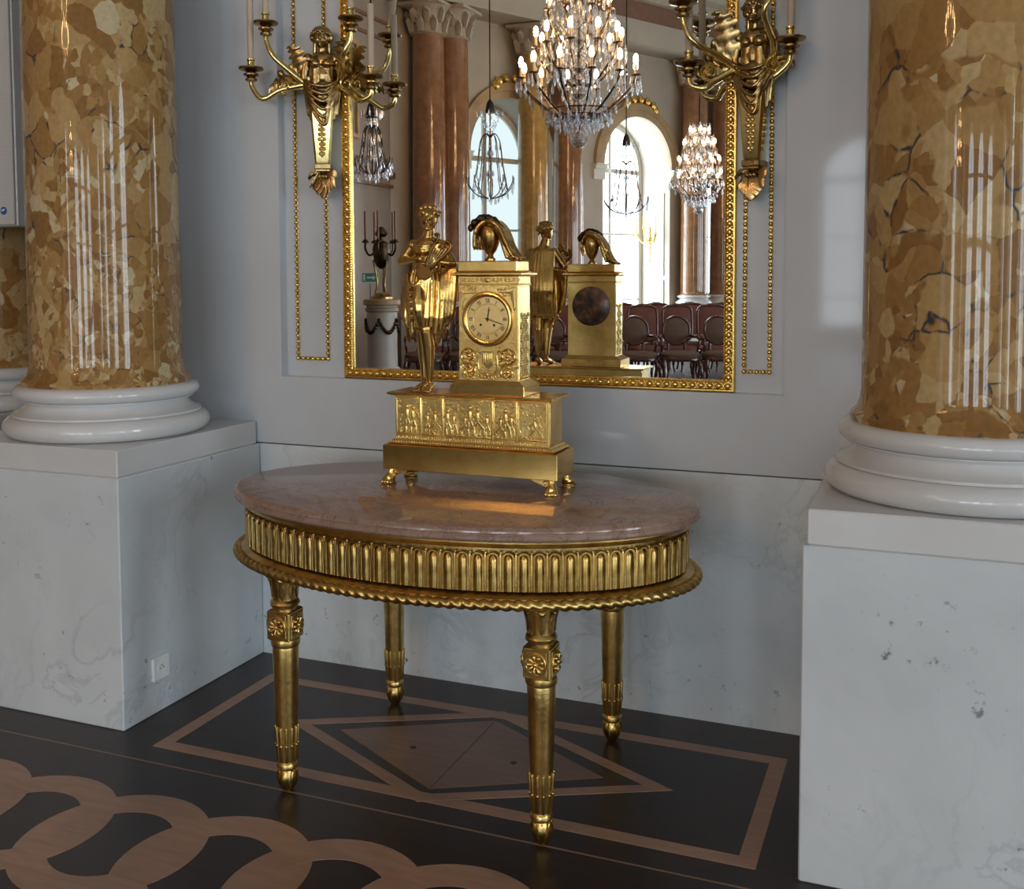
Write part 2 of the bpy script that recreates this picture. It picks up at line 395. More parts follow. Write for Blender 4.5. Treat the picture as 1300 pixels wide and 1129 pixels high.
# mirror wall: dado, wall above it, shallow recess that holds mirror and beaded panels
H = 8.0
wb = MB()
RX0, RX1, RZ, RD = -2.491, -.456, 1.187, .045
def bx(x0, x1, y0, y1, z0, z1, m=wb): m.box(((x0 + x1) / 2, (y0 + y1) / 2, (z0 + z1) / 2), (x1 - x0, y1 - y0, z1 - z0))
bx(-3.5, RX0, 0, .3, .906, H); bx(RX1, 8.5, 0, .3, .906, H); bx(RX0, RX1, 0, .3, .906, RZ); bx(RX0, RX1, RD, .3, RZ, H)
wall_back = struct(obj('wall_back', wb, M['wall'], smooth=None)); wall_back['label'] = 'pale grey painted wall around the mirror recess'
dd = MB(); bx(-3.5, 8.5, .004, .3, 0, .900, dd)
obj('marble_dado', dd, M['dado'], wall_back, None, label='grey veined marble dado')
dj = MB(); bx(-3.5, 8.5, .02, .3, .900, .906, dj); obj('joint', dj, M['black'], wall_back, None)
ws = MB(); bx(-8.4, -3.5, .55, .8, 0, H, ws); bx(-3.6, -3.5, .3, .8, 0, H, ws)
struct(obj('wall_side_bay', ws, M['taupe'], smooth=None))
cl = MB(); cl.box((.4, (YB + .8) / 2, H + .05), (17.6, -YB + 1.2, .1)); struct(obj('ceiling', cl, M['ceiling'], smooth=None))

WIN = [0]
def arch_wall(name, O, e, w, s0, s1, ops, sill=.35, depth=.8, mat=None):
    """wall along e from O (reflected-plan coordinates) with arched window openings; w points outdoors"""
    O, e, w = Vector(O), Vector(e).normalized(), Vector(w).normalized()
    def P(s, t, z):
        q = O + e * s + w * t; return V((q.x, q.y, z))
    mb = MB(); cur = s0
    def quad(a, b, c, d): mb.add([P(*a), P(*b), P(*c), P(*d)], [(0, 1, 2, 3)])
    for sc, hw, sp in ops:
        quad((cur, 0, 0), (sc - hw, 0, 0), (sc - hw, 0, H), (cur, 0, H))
        quad((sc - hw, 0, 0), (sc + hw, 0, 0), (sc + hw, 0, sill), (sc - hw, 0, sill))
        n = 20; arc = [(sc - hw * math.cos(PI * i / n), sp + hw * math.sin(PI * i / n)) for i in range(n + 1)]
        for i in range(n):
            (a, za), (b, zb) = arc[i], arc[i + 1]; quad((a, 0, za), (b, 0, zb), (b, 0, H), (a, 0, H))
        out = [(sc - hw, sill)] + arc + [(sc + hw, sill)]
        for i in range(len(out) - 1): quad((out[i][0], 0, out[i][1]), (out[i][0], depth + .1, out[i][1]), (out[i + 1][0], depth + .1, out[i + 1][1]), (out[i + 1][0], 0, out[i + 1][1]))
        quad((sc - hw, 0, sill), (sc + hw, 0, sill), (sc + hw, depth + .1, sill), (sc - hw, depth + .1, sill))
        cur = sc + hw
    quad((cur, 0, 0), (s1, 0, 0), (s1, 0, H), (cur, 0, H))
    wl = struct(obj(name, mb, mat or M['cream'], smooth=None))
    for sc, hw, sp in ops:
        # archivolt, keystone and imposts belong to the wall
        mb = MB(); n = 24
        def ring(r, t): return [P(sc - r * math.cos(PI * i / n), t, sp + r * math.sin(PI * i / n)) for i in range(n + 1)]
        mb.loft([ring(hw, 0), ring(hw, -.05), ring(hw + .12, -.06), ring(hw + .13, -.09), ring(hw + .26, -.07), ring(hw + .27, 0)], cap=False, wrap=False)
        obj('archivolt', mb, M['archivolt'], wl, 40)
        for sg in (-1, 1):
            mb = MB()
            for z0, z1, pr in ((sp - .30, sp - .1, .05), (sp - .1, sp - .03, .10), (sp - .03, sp, .13)):
                a, b = sc + sg * (hw - .02), sc + sg * (hw + .30)
                mb.loft([[P(a, -pr, z0), P(b, -pr, z0), P(b, 0, z0), P(a, 0, z0)], [P(a, -pr, z1), P(b, -pr, z1), P(b, 0, z1), P(a, 0, z1)]])
            obj('impost', mb, M['win_frame'], wl, None)
            mb = MB()                                    # raised panel on the window jamb
            a = sc + sg * (hw - .02)
            for z0, z1 in ((.6, 1.5), (1.6, sp - .45)):
                mb.loft([[P(a, .15, z0), P(a, depth - .12, z0), P(a + sg * .03, depth - .12, z0), P(a + sg * .03, .15, z0)], [P(a, .15, z1), P(a, depth - .12, z1), P(a + sg * .03, depth - .12, z1), P(a + sg * .03, .15, z1)]])
            obj('jamb_panel', mb, M['win_frame'], wl, None)
        mb = MB()
        for k in range(7):
            an = PI * (k + .5) / 7; r = hw + .30 + .05 * (k % 2)
            q = P(sc - r * math.cos(an) * .35, -.07, sp + hw + .12 + .22 * math.sin(an)); mb.ball(q, (.07, .06, .085), 8, 5)
        obj('keystone_ornament', mb, M['gold_frame'], wl)
        # the window itself
        WIN[0] += 1
        wn = bpy.data.objects.new('window_%d' % WIN[0], None); COL.objects.link(wn); wn.location = P(sc, depth, sill); ORG[wn.name] = tuple(wn.location)
        wn['kind'] = 'structure'; wn['label'] = 'tall arched window with white bars and bright sky behind'
        g = hw - .10; tg = depth
        mb = MB(); n = 20
        def bar(a, b, th=.05, t0=None):
            (sa, za), (sb, zb) = a, b; dx, dz = sb - sa, zb - za; L = math.hypot(dx, dz); nx, nz = -dz / L * th / 2, dx / L * th / 2
            t0 = tg if t0 is None else t0
            ps = [(sa + nx, za + nz), (sb + nx, zb + nz), (sb - nx, zb - nz), (sa - nx, za - nz)]
            mb.loft([[P(x, t0 - .04, z) for x, z in ps], [P(x, t0 + .04, z) for x, z in ps]])
        bar((sc, sill), (sc, sp + g), .08); bar((sc - g, sp), (sc + g, sp), .09)
        for z in (sill + .75, sill + (sp - sill) * .62): bar((sc - g, z), (sc + g, z), .04)
        for sg in (-1, 1): bar((sc + sg * (hw - .05), sill), (sc + sg * (hw - .05), sp), .12)
        bar((sc - hw, sill + .04), (sc + hw, sill + .04), .1)
        mb.loft([[P(sc - r * math.cos(PI * i / n), t, sp + r * math.sin(PI * i / n)) for i in range(n + 1)] for r, t in ((hw + .01, tg - .04), (g - .01, tg - .04), (g - .01, tg + .04), (hw + .01, tg + .04))], cap=False, wrap=False)
        obj('window_frame', mb, M['win_frame'], wn, None)
        zs = [sill, sill + .75, sill + (sp - sill) * .62, sp]
        for sg in (-1, 1):
            for i in range(3):
                mb = MB(); x0, x1 = sorted((sc, sc + sg * g))
                mb.add([P(x0, tg + .01, zs[i]), P(x1, tg + .01, zs[i]), P(x1, tg + .01, zs[i + 1]), P(x0, tg + .01, zs[i + 1])], [(0, 1, 2, 3)]); obj('pane', mb, M['pale_pane' if WIN[0] == 1 else 'sky'], wn, None)
            mb = MB(); pts = [P(sc, tg + .01, sp)] + [P(sc + sg * g * math.cos(PI / 2 * i / 10), tg + .01, sp + g * math.sin(PI / 2 * i / 10)) for i in range(11)]
            mb.add(pts, [tuple(range(len(pts)))]); obj('pane', mb, M['pale_pane' if WIN[0] == 1 else 'sky'], wn, None)
    return wl
EV, NV = Vector((.447, .894)).normalized(), Vector((.894, -.447)).normalized()
W0 = Vector((-7.15, 13.35))
arch_wall('wall_window_side', W0, EV, -NV, -2.2, 8.0, [(.45, 1.0, 3.75), (3.80, 1.0, 3.75), (7.0, .95, 3.75)])
arch_wall('wall_far', (-3.57, 20.5), (1, 0), (0, 1), 0, 12.6, [(2.2, 1.0, 3.75), (5.6, 1.0, 3.75), (9.0, 1.0, 3.75)])
arch_wall('wall_right', (8.5, 20.5), (0, -1), (1, 0), 0, 21, [(4, 1.0, 3.75), (8, 1.0, 3.75), (12, 1.0, 3.75), (16, 1.0, 3.75)])
mb = MB(V); mb.box((-8.25, 5.4, H / 2), (.24, 12.2, H)); wl = struct(obj('wall_left', mb, M['taupe'], smooth=None))
# gilt panels and string courses of the left wall
mb = MB(V)
for z, hh, pr in ((3.05, .05, .05), (3.22, .10, .09), (3.42, .05, .05)): mb.box((-8.13 + pr / 2, 5.4, z), (pr, 12.0, hh))
obj('string_course', mb, M['frieze'], wl, None)
mb = MB(V)
for z in (4.55, 5.35, 5.62): mb.box((-8.11, 5.4, z), (.05, 12.0, .05))
obj('string_course', mb, M['frieze'], wl, None)
for y in (2.0, 4.6, 7.2, 9.6):
    mb = MB(V)
    for a, b, c, d in ((y - .75, y + .75, 3.7, 3.76), (y - .75, y + .75, 5.1, 5.16), (y - .75, y - .69, 3.76, 5.1), (y + .69, y + .75, 3.76, 5.1)):
        mb.box((-8.11, (a + b) / 2, (c + d) / 2), (.05, b - a, d - c))
    obj('gilt_panel_frame', mb, M['archivolt'], wl, None)
    mb = MB(V); rr = random.Random(int(y * 10))
    for k in range(16): mb.ball((-8.10, y + .22 * math.sin(k * 1.9), 3.9 + k * .07), (.05, .07 + .03 * rr.random(), .06), 8, 5)
    obj('gilt_trophy', mb, M['gold_frame'], wl)

# entablature of the window side, carried by the columns
pts = [W0 + EV * s for s in (-2.2, 8.0)] + [Vector((9, 20.5))]
ent = []
for nm, z0, z1, pr, mt in (('architrave', 6.0, 6.42, .66, 'cream'), ('frieze', 6.42, 6.78, .62, 'frieze'), ('dentil_band', 6.78, 6.98, .74, 'cream'), ('cornice', 6.98, 7.25, 1.05, 'cream')):
    mb = MB(V); a, b = pts[0] - EV * .3, pts[1] + EV * .3; o = NV * pr
    for p, q, oo in ((a, b, o), (pts[1], pts[2], Vector((0, -pr)))):
        r = [p, q, q + oo, p + oo]; mb.prism([tuple(x) for x in r], z0, z1, 2)
    if nm == 'architrave': trim = struct(obj('trim_1', mb, M[mt], smooth=None)); trim['label'] = 'heavy cornice running above the columns'
    else: obj(nm, mb, M[mt], trim, None)

# ------------------------------------------------------------------ columns
def capital(mb, c, r, z):
    mb.lathe([(r * .98, z), (r * 1.12, z + .02), (r * 1.02, z + .05), (r * 1.0, z + .25), (r * 1.25, z + .42), (r * 1.5, z + .46)], (c[0], c[1], 0), 24)
    mb.box((c[0], c[1], z + .475), (r * 2.9, r * 2.9, .05))
    for row, (rr, z0, hh) in enumerate(((1.08, .04, .2), (1.12, .18, .2))):
        for k in range(8):
            a = PI / 4 * (k + .5 * row); d = (math.cos(a), math.sin(a))
            mb.tube([(c[0] + d[0] * r * rr, c[1] + d[1] * r * rr, z + z0), (c[0] + d[0] * r * (rr + .08), c[1] + d[1] * r * (rr + .08), z + z0 + hh * .7), (c[0] + d[0] * r * (rr + .32), c[1] + d[1] * r * (rr + .32), z + z0 + hh), (c[0] + d[0] * r * (rr + .36), c[1] + d[1] * r * (rr + .36), z + z0 + hh * .8)], [.05, .07, .05, .02], 6, flat=.5)
def column(x, y, label, mat, half=.40, group=None, n=64, rz=0.0, py=None, back=None):
    t = thing('column', label, 'column', (x, y, 0), group)
    yf, yb = (y - half if py is None else py), (y + half if back is None else back)
    for nm, z0, z1, i, mt in (('pedestal', 0, .900, 0, 'pedestal'), ('pedestal_cap', .900, .995, .010, 'white_stone')):
        mb = MB(); mb.box((x, (yf + yb) / 2, (z0 + z1) / 2), (2 * (half - i), yb - yf - 2 * i, z1 - z0), rz, .004); obj(nm, mb, M[mt], t, 30)
    tor = lambda r, rr, z0, z1, k=7: [(r + rr * math.cos(PI * (-.5 + i / (k - 1))), z0 + (z1 - z0) * (.5 + .5 * math.sin(PI * (-.5 + i / (k - 1))))) for i in range(k)]
    prof = tor(.345, .040, .995, 1.072) + [(.352, 1.074), (.352, 1.082)] + [(.325, 1.092), (.306, 1.108), (.302, 1.120), (.306, 1.128)] + [(.322, 1.130), (.322, 1.134)] + tor(.316, .031, 1.134, 1.190)
    mb = MB(); mb.lathe(prof, (x, y, 0), n); obj('base', mb, M['white_stone'], t, 40)
    mb = MB()
    prof = [(.300, 1.186), (.314, 1.190), (.316, 1.206), (.308, 1.214), (.296, 1.226), (.288, 1.246), (.284, 1.275)]
    prof += [(.284 - .030 * (k / 10) ** 1.6, 1.275 + 4.2 * k / 10) for k in range(1, 11)]
    mb.lathe(prof, (x, y, 0), n); obj('shaft', mb, mat, t, 40)
    mb = MB(); capital(mb, (x, y), .256, 5.475); obj('capital', mb, M['cream'], t, 40)
    return t
column(-3.010, -.43, 'yellow breccia column standing on the pale marble pedestal with a wall socket', M['column'], py=-.8317, back=0.0, half=.404)
column(.107, -.49, 'yellow breccia column with the largest stone fragments on its pale marble pedestal', M['column_big'], py=-.8965, back=0.0)
column(-4.13, 0.06, 'yellow breccia column in the shade behind the loudspeaker', M['column_big'], half=.36)
for s_, o_ in ((-1.63, .3), (-1.13, .3), (.68, .3), (1.55, .3), (5.22, .3), (6.2, .3)):
    yel = s_ == .68
    q = W0 + EV * s_ + NV * o_; r = V((q.x, q.y, 0))
    column(r[0], r[1], 'glossy yellow column between the arched windows, reflected in the mirror' if yel else 'glossy brown column between the arched windows, reflected in the mirror', M['column_yellow' if yel else 'column_far'], half=.36, group='columns along the window side of the hall', n=32)

# ------------------------------------------------------------------ curves shared by the ornaments
def crom(P, n=6):
    P = [Vector(q) for q in P]; out = []
    for i in range(len(P) - 1):
        a, b, c, d = P[max(i - 1, 0)], P[i], P[i + 1], P[min(i + 2, len(P) - 1)]
        for k in range(n):
            t = k / n; out.append(.5 * ((2 * b) + (c - a) * t + (2 * a - 5 * b + 4 * c - d) * t * t + (3 * b - a - 3 * c + d) * t ** 3))
    return out + [P[-1]]
def leaf(mb, path, wid, th, side, lobes=4):
    """lobed acanthus leaf along a path; side = direction across the blade"""
    P = crom(path, 14); m = len(P); side = Vector(side).normalized(); rings = []
    for i, q in enumerate(P):
        t = i / (m - 1); w = wid * (.25 + .75 * math.sin(PI * min(1, t * .9 + .08))) * (1 - .50 * abs(math.cos(PI * lobes * t)) ** 3)
        if i == m - 1: w = wid * .05
        tn = (P[min(i + 1, m - 1)] - P[max(i - 1, 0)]).normalized(); nn = tn.cross(side).normalized()
        rings.append([q - side * w + nn * th * .4, q - side * w * .5 - nn * th * .2, q - nn * th, q + side * w * .5 - nn * th * .2, q + side * w + nn * th * .4, q + nn * th])
    mb.loft(rings)
def volute(mb, c, r, turns, th, y, sg=1, a0=0.0, n=26):
    """spiral scroll in the xz plane at depth y"""
    path = []
    for i in range(n + 1):
        t = i / n; a = a0 + sg * turns * 2 * PI * t; rr = r * (1 - .82 * t); path.append((c[0] + rr * math.cos(a), y, c[1] + rr * math.sin(a)))
    mb.tube(path, [th * (1 - .4 * i / n) for i in range(n + 1)], 6)

# ------------------------------------------------------------------ mirror
MX0, MX1, MZ0, MZ1 = -2.210, -.628, 1.1870, 4.20
mir = thing('wall_mirror', 'tall mirror in a leaf-carved gilt frame above the console table', 'mirror', ((MX0 + MX1) / 2, RD, MZ0))
def rect_ring(i, y): return [(MX0 + i, y, MZ0 + i), (MX1 - i, y, MZ0 + i), (MX1 - i, y, MZ1 - i), (MX0 + i, y, MZ1 - i)]
mb = MB(); mb.loft([rect_ring(i, y) for i, y in ((0, RD), (0, .034), (.004, .024), (.009, .024), (.012, .032), (.033, .031), (.036, .027), (.041, .029), (.043, .037), (.043, RD))], cap=False, closed=True)
frame = obj('frame', mb, M['gold_frame'], mir, 25)
mb = MB(); mb.box(((MX0 + MX1) / 2, MIR + .002, (MZ0 + MZ1) / 2), (MX1 - MX0 - .06, .004, MZ1 - MZ0 - .06)); obj('glass', mb, M['mirror'], mir, None, label='silvered mirror glass')
lb = MB(); lb.ball((0, -.001, 0), (.0105, .008, .013), 8, 5); lb.ball((-.007, .001, -.010), (.005, .006, .008), 6, 4); lb.ball((.007, .001, -.010), (.005, .006, .008), 6, 4)
lme = mesh_of(lb, 'leaf_boss', smooth=60); lme.materials.append(M['gold_frame'])
def boss(x, z, ry):
    o = bpy.data.objects.new('leaf_boss', lme); COL.objects.link(o); o.parent = frame
    o.location = (x - (MX0 + MX1) / 2, .029 - RD, z - MZ0); o.rotation_euler = (0, ry, 0)
n = 50
for k in range(n): boss(MX0 + .026 + (MX1 - MX0 - .052) * k / (n - 1), MZ0 + .0225, PI / 2)
n = 62
for k in range(1, n + 1):
    boss(MX0 + .0225, MZ0 + .0225 + .030 * k, 0); boss(MX1 - .0225, MZ0 + .0225 + .030 * k, 0)
mb = MB()
for k in range(160):
    mb.ball((MX0 + .05 + (MX1 - MX0 - .1) * k / 159, .027, MZ0 + .0385), .0034, 6, 4)
for k in range(200):
    for x in (MX0 + .0385, MX1 - .0385): mb.ball((x, .027, MZ0 + .05 + .0098 * k), .0036, 6, 4)
obj('bead_row', mb, M['gold_frame'], frame, 180, kind='stuff')

# ------------------------------------------------------------------ beaded panels
def beaded(x0, x1, z0, z1, label):
    t = thing('beaded_panel_moulding', label, 'moulding', ((x0 + x1) / 2, RD, z0), 'beaded mouldings beside the mirror')
    mb = MB(); y = RD
    for a, b, c, d in ((x0, x1, z0, z0), (x0, x1, z1, z1), (x0, x0, z0, z1), (x1, x1, z0, z1)):
        mb.box(((a + b) / 2, y - .002, (c + d) / 2), (abs(b - a) + .012, .004, abs(d - c) + .012), 0, .0015)
    obj('flat', mb, M['bronze'], t, 30)
    mb = MB(); nz = int((z1 - z0) / .0232); nx = max(3, round((x1 - x0) / .0232))
    for k in range(nz + 1):
        for x in (x0, x1): mb.ball((x, y - .008, z0 + (z1 - z0) * k / nz), .0090, 8, 5)
    for k in range(1, nx):
        for z in (z0, z1): mb.ball((x0 + (x1 - x0) * k / nx, y - .008, z), .0090, 8, 5)
    obj('beads', mb, M['gold_frame'], t, 180, kind='stuff')
beaded(-2.434, -2.290, 1.262, 3.6, 'narrow gilt beaded moulding beside the mirror, next to the column with a wall socket')
beaded(-.598, -.511, 1.262, 3.6, 'narrow gilt beaded moulding beside the mirror, next to the coarse-grained column')

# ------------------------------------------------------------------ sconces
def sconce(bx_, z0, arms, label, head_dx=0.0, rot=0.0):
    t = thing('wall_sconce', label, 'sconce', (bx_, RD, z0), 'gilt figure sconces beside the mirror')
    yc = -.015
    cr_, sr_ = math.cos(rot), math.sin(rot); yp = .015
    P = lambda x, y, z: (bx_ + x * cr_ - (yc + y - yp) * sr_, yp + x * sr_ + (yc + y - yp) * cr_, z0 + z)
    mb = MB()
    mb.ball(P(head_dx, -.018, .636), (.029, .033, .039), 14, 10)
    mb.ball(P(head_dx, -.010, .655), (.040, .040, .030), 14, 8)
    for s in (-1, 1):
        mb.ball(P(head_dx + s * .033, -.006, .640), (.013, .02, .020), 8, 6)
        mb.cap(P(head_dx + s * .026, .005, .625), .010, P(s * .03, .008, .575), .008)
        for k in range(4): mb.ball(P(head_dx + s * (.008 + .009 * k), -.046 + .005 * k, .660 - .004 * k), .008, 8, 5)
        mb.ball(P(head_dx + s * .011, -.0455, .637), (.0055, .004, .003), 8, 5); mb.ball(P(head_dx + s * .012, -.047, .646), (.008, .004, .0025), 8, 5); mb.ball(P(head_dx + s * .014, -.041, .622), (.009, .007, .008), 8, 5)
    mb.cap(P(head_dx, -.050, .645), .005, P(head_dx, -.056, .628), .0065)
    mb.ball(P(head_dx, -.046, .614), (.010, .008, .004), 8, 5); mb.ball(P(head_dx, -.042, .604), (.012, .012, .008), 8, 5)
    mb.cap(P(head_dx, -.008, .605), .0145, P(0, 0, .575), .019)
    mb.ball(P(0, 0, .545), (.054, .034, .042), 16, 10)
    for s in (-1, 1):
        mb.ball(P(s * .056, 0, .556), (.022, .024, .024), 10, 8)
        mb.ball(P(s * .023, -.028, .533), (.020, .020, .019), 12, 8)
        mb.cap(P(s * .062, 0, .550), .019, P(s * .071, -.004, .490), .016); mb.cap(P(s * .071, -.004, .490), .016, P(s * .068, -.006, .455), .014)
        mb.cap(P(s * .02, -.012, .52), .024, P(s * .022, -.008, .455), .026)
    mb.ball(P(0, -.004, .490), (.044, .032, .05), 14, 8)
    sculpt('figure', mb, M['bronze'], t, .0019, 5)
    mb = MB()
    mb.ball(P(0, 0, .440), (.060, .042, .040), 14, 8); mb.ball(P(0, 0, .405), (.048, .036, .035), 12, 8)
    for k in range(6):
        zt = .462 - .012 * k; dip = .020 + .018 * k; w_ = .076 - .004 * k
        mb.tube(crom([P(-w_, -.012, zt + .012), P(-w_ * .5, -.040, zt - dip * .6), P(0.012, -.048, zt - dip), P(w_ * .6, -.038, zt - dip * .4), P(w_ + .006, -.010, zt + .02)], 5), .0072, 7)
    for s in (-1, 1):
        for k in range(3): mb.cap(P(s * (.066 - .008 * k), -.01 - .008 * k, .44), .011, P(s * (.056 - .010 * k), -.006, .335 - .018 * k), .006)
    mb.cap(P(.062, -.02, .43), .010, P(.022, -.042, .352), .009)
    sculpt('drapery', mb, M['bronze'], t, .0024, 2)
    mb = MB(); rg = []
    for z, hw, d in ((.135, .029, .030), (.150, .031, .034), (.360, .047, .040)):
        rg.append([P(-hw * .55, .058, z), P(hw * .55, .058, z), P(hw, -d + .008, z), P(hw - .008, -d, z), P(-hw + .008, -d, z), P(-hw, -d + .008, z)])
    mb.loft(rg); pil = obj('tapering_pillar', mb, M['brass'], t, 20)
    mb = MB(); rr = random.Random(7)
    for k in range(9):
        z = .33 - .019 * k; d = .034 + .006 * (z - .15) / .21 + .001; w_ = .017 - .0008 * k
        for s in (-1, 1): mb.ball(P(s * w_ * (.4 + .4 * rr.random()), -d, z), (.008 + .003 * rr.random(), .004, .008), 7, 5)
        mb.ball(P(0, -d - .001, z - .008), (.006, .005, .007), 7, 5)
    obj('relief', mb, M['gold_relief'], pil, 180)
    mb = MB(); mb.box(P(0, .0, .128), (.066, .076, .022), rot, .003); mb.box(P(0, .0, .113), (.058, .068, .010), rot, .002); obj('block', mb, M['bronze'], t, 25)
    mb = MB()
    for k, (dx, dz, ln) in enumerate(((-.058, .085, 1), (.058, .085, 1), (-.050, .045, 1), (.050, .045, 1), (-.030, .03, 1), (.030, .03, 1), (-.018, .015, 1), (.018, .015, 1), (0, .0, 1))):
        leaf(mb, [P(dx * .15, -.012, .105), P(dx * .6, -.030, .5 * (.105 + dz) + .004), P(dx, -.034, dz)], .024, .004, (.35, .0, 1) if abs(dx) > .04 else (1, 0, 0), 2)
    for k in range(3): mb.ball(P((k - 1) * .012, -.034, .088), .009, 8, 6)
    mb.ball(P(0, -.018, .05), (.028, .018, .045), 10, 6)
    obj('leaf_finial', mb, M['bronze'], t, 50)
    for (ax, ay, az, lean) in arms:
        s = 1 if ax > 0 else -1; pan = Vector((bx_ + ax, ay, z0 + az)); top = az > .6
        r0 = Vector(P(s * .064, -.005, .455))
        if top: pts = [r0, r0.lerp(pan, .35) + Vector((0, -.01, -.035)), Vector((pan.x - s * .035, pan.y, pan.z - .13)), Vector((pan.x - s * .004, pan.y, pan.z - .07)), pan - Vector((0, 0, .02))]
        else: pts = [r0, r0.lerp(pan, .45) + Vector((0, -.008, -.05)), Vector((pan.x - s * .055, pan.y, z0 + min(.40, az - .085))), Vector((pan.x - s * .006, pan.y, pan.z - .07)), pan - Vector((0, 0, .02))]
        mb = MB(); pp = crom(pts, 7); mb.tube(pp, [.013 - .004 * i / (len(pp) - 1) for i in range(len(pp))], 10)
        volute(mb, (r0.x + (pan.x - r0.x) * .55, r0.z - .01), .030, 1.3, .006, (r0.y + pan.y) / 2, s, PI / 2 * s)
        arm = obj('arm', mb, M['brass'], t, 60)
        mb = MB(); q = pan
        mb.lathe([(.010, -.048), (.022, -.044), (.024, -.036), (.014, -.030), (.030, -.022), (.030, -.016), (.016, -.010), (.030, -.004), (.047, 0), (.050, .004), (.049, .009), (.040, .006), (.014, .006)], tuple(q), 22)
        obj('drip_pan', mb, M['bronze'], arm, 40)
        mb = MB(); mb.lathe([(.016, .004), (.014, .010), (.014, .034), (.017, .037), (.017, .043), (.013, .044)], tuple(q), 16); obj('candle_cup', mb, M['brass'], arm, 40)
        lx, ly = lean; b0 = q + Vector((0, 0, .036)); b1 = b0 + Vector((lx, ly, .245))
        mb = MB(); mb.tube([b0, b0.lerp(b1, .5), b1 - (b1 - b0) * .01, b1], [.0125, .0125, .0125, .009], 14); obj('candle', mb, M['candle'], arm, 40)
        if top: LV = ((((0, 0, 0), (s * .028, -.02, .09), (s * .040, -.035, .165), (s * .070, -.05, .195)), .044, (1, 0, -.3 * s), 6), (((0, 0, 0), (s * .045, -.015, .055), (s * .085, -.03, .10)), .034, (.6, 0, -.8 * s), 4))
        else: LV = ((((0, 0, 0), (s * .07, -.02, .012), (s * .125, -.03, .005), (s * .15, -.045, -.022)), .036, (0, .3, 1), 5), (((s * .05, -.02, 0), (s * .09, -.02, .035), (s * .115, -.03, .055)), .020, (.5, 0, 1), 2))
        for pts_, wd_, sd_, lb_ in LV:
            mb = MB(); leaf(mb, [r0 + Vector(q_) * min(1, abs(ax) / .24) for q_ in pts_], wd_ * min(1, abs(ax) / .2), .005, sd_, lb_); obj('acanthus_leaf', mb, M['bronze'], arm, 60)
    return t
sconce(-2.28, 1.911, [(-.265, -.10, .519, (0, 0)), (-.184, -.11, .690, (0, 0)), (.206, -.115, .671, (.016, -.05)), (.258, -.055, .459, (0, 0))],
       'gilt herm figure sconce beside the mirror, nearer the column with a wall socket', 0.0, .42)
sconce(-.555, 1.851, [(-.232, -.12, .664, (0, 0)), (-.222, -.07, .470, (0, 0)), (.120, -.10, .515, (.004, -.02)), (.075, -.15, .730, (0, 0))],
       'gilt herm figure sconce beside the mirror, nearer the coarse-grained column', 0.0, -.22)

# ------------------------------------------------------------------ console table
TX, TY, TA, TB, TZ = -1.41, -.616, .79, .48, .91
tab = thing('console_table', 'oval gilt console table with fluted apron and pink marble top', 'table', (TX, TY, 0))
mb = MB(); mb.lathe([(-.06, .869), (-.010, .869), (-.004, .872), (0, .878), (0, .886), (-.004, .890), (-.004, .893), (0, .896), (-.001, .901), (-.008, .908), (-.014, .910)], (TX, TY, 0), 128, TA, TB)
obj('marble_top', mb, M['tabletop'], tab, 30, label='polished pink-brown marble slab with red veins')
mb = MB(); mb.lathe([(-.10, .702), (-.052, .702), (-.052, .842), (-.030, .848), (-.026, .856), (-.020, .862), (-.020, .8692), (-.10, .8692)], (TX, TY, 0), 128, TA, TB, cap=False)
apron = obj('apron', mb, M['gold_table'], tab, 30)
mb = MB(); mb.lathe([(-.09, .684), (-.014, .684), (-.014, .702), (-.018, .708), (-.034, .715), (-.046, .720)], (TX, TY, 0), 128, TA, TB, cap=False)
obj('lower_moulding', mb, M['gold_table'], apron, 30)
# arc length of the ellipse, for evenly spaced flutes and rope
def ellipse_pts(a, b, n):
    K = 2000; L = [0.0]; q = [(a * math.cos(2 * PI * i / K), b * math.sin(2 * PI * i / K)) for i in range(K + 1)]
    for i in range(K): L.append(L[-1] + math.dist(q[i], q[i + 1]))
    out = []; j = 0
    for k in range(n):
        s = L[-1] * k / n
        while L[j + 1] < s: j += 1
        f = (s - L[j]) / (L[j + 1] - L[j]); an = 2 * PI * (j + f) / K
        out.append((a * math.cos(an), b * math.sin(an), math.atan2(math.sin(an) / b, math.cos(an) / a)))
    return out, L[-1]
NF = 88; EP, per = ellipse_pts(TA - .043, TB - .043, NF)
fw_ = per / NF
# one flute: hollow tongue framed by an arched rim; local x = outward, y = along, z = up
mb = MB(); hw = fw_ * .36; z0, z1 = .724, .826
rim = [(0.004, -hw, z0)] + [(0.005, -hw * math.cos(PI * i / 8), z1 - hw + hw * math.sin(PI * i / 8) + .006) for i in range(9)] + [(0.004, hw, z0)]
mb.tube(rim, .0042, 6)
n = 6; ys = [-hw + 2 * hw * i / n for i in range(n + 1)]
prof = lambda zz, dep: [(-.0035 + dep * (1 - (y / hw) ** 2), y, zz) for y in ys]
zs = [z0, z0 + .02, (z0 + z1) / 2, z1 - hw, z1 - hw * .45, z1 - hw * .1 + .002]
wd = [1, 1, 1, 1, .85, .35]
rings = [[(p[0], p[1] * q, p[2]) for p in prof(zz, d)] for zz, q, d in zip(zs, wd, (.012, .0132, .0105, .0132, .009, .004))]
mb.loft(rings, cap=False, wrap=False)
mb.tube([(.003, hw + fw_ * .14, z0), (.005, hw + fw_ * .14, z1 - hw * .5), (.004, hw + fw_ * .14, z1 + .004)], [.0035, .0045, .0030], 6)
mb.ball((.004, hw + fw_ * .14, z1 + .006), (.004, .0045, .006), 6, 4)
fme = mesh_of(mb, 'flute', smooth=50); fme.materials.append(M['gold_table'])
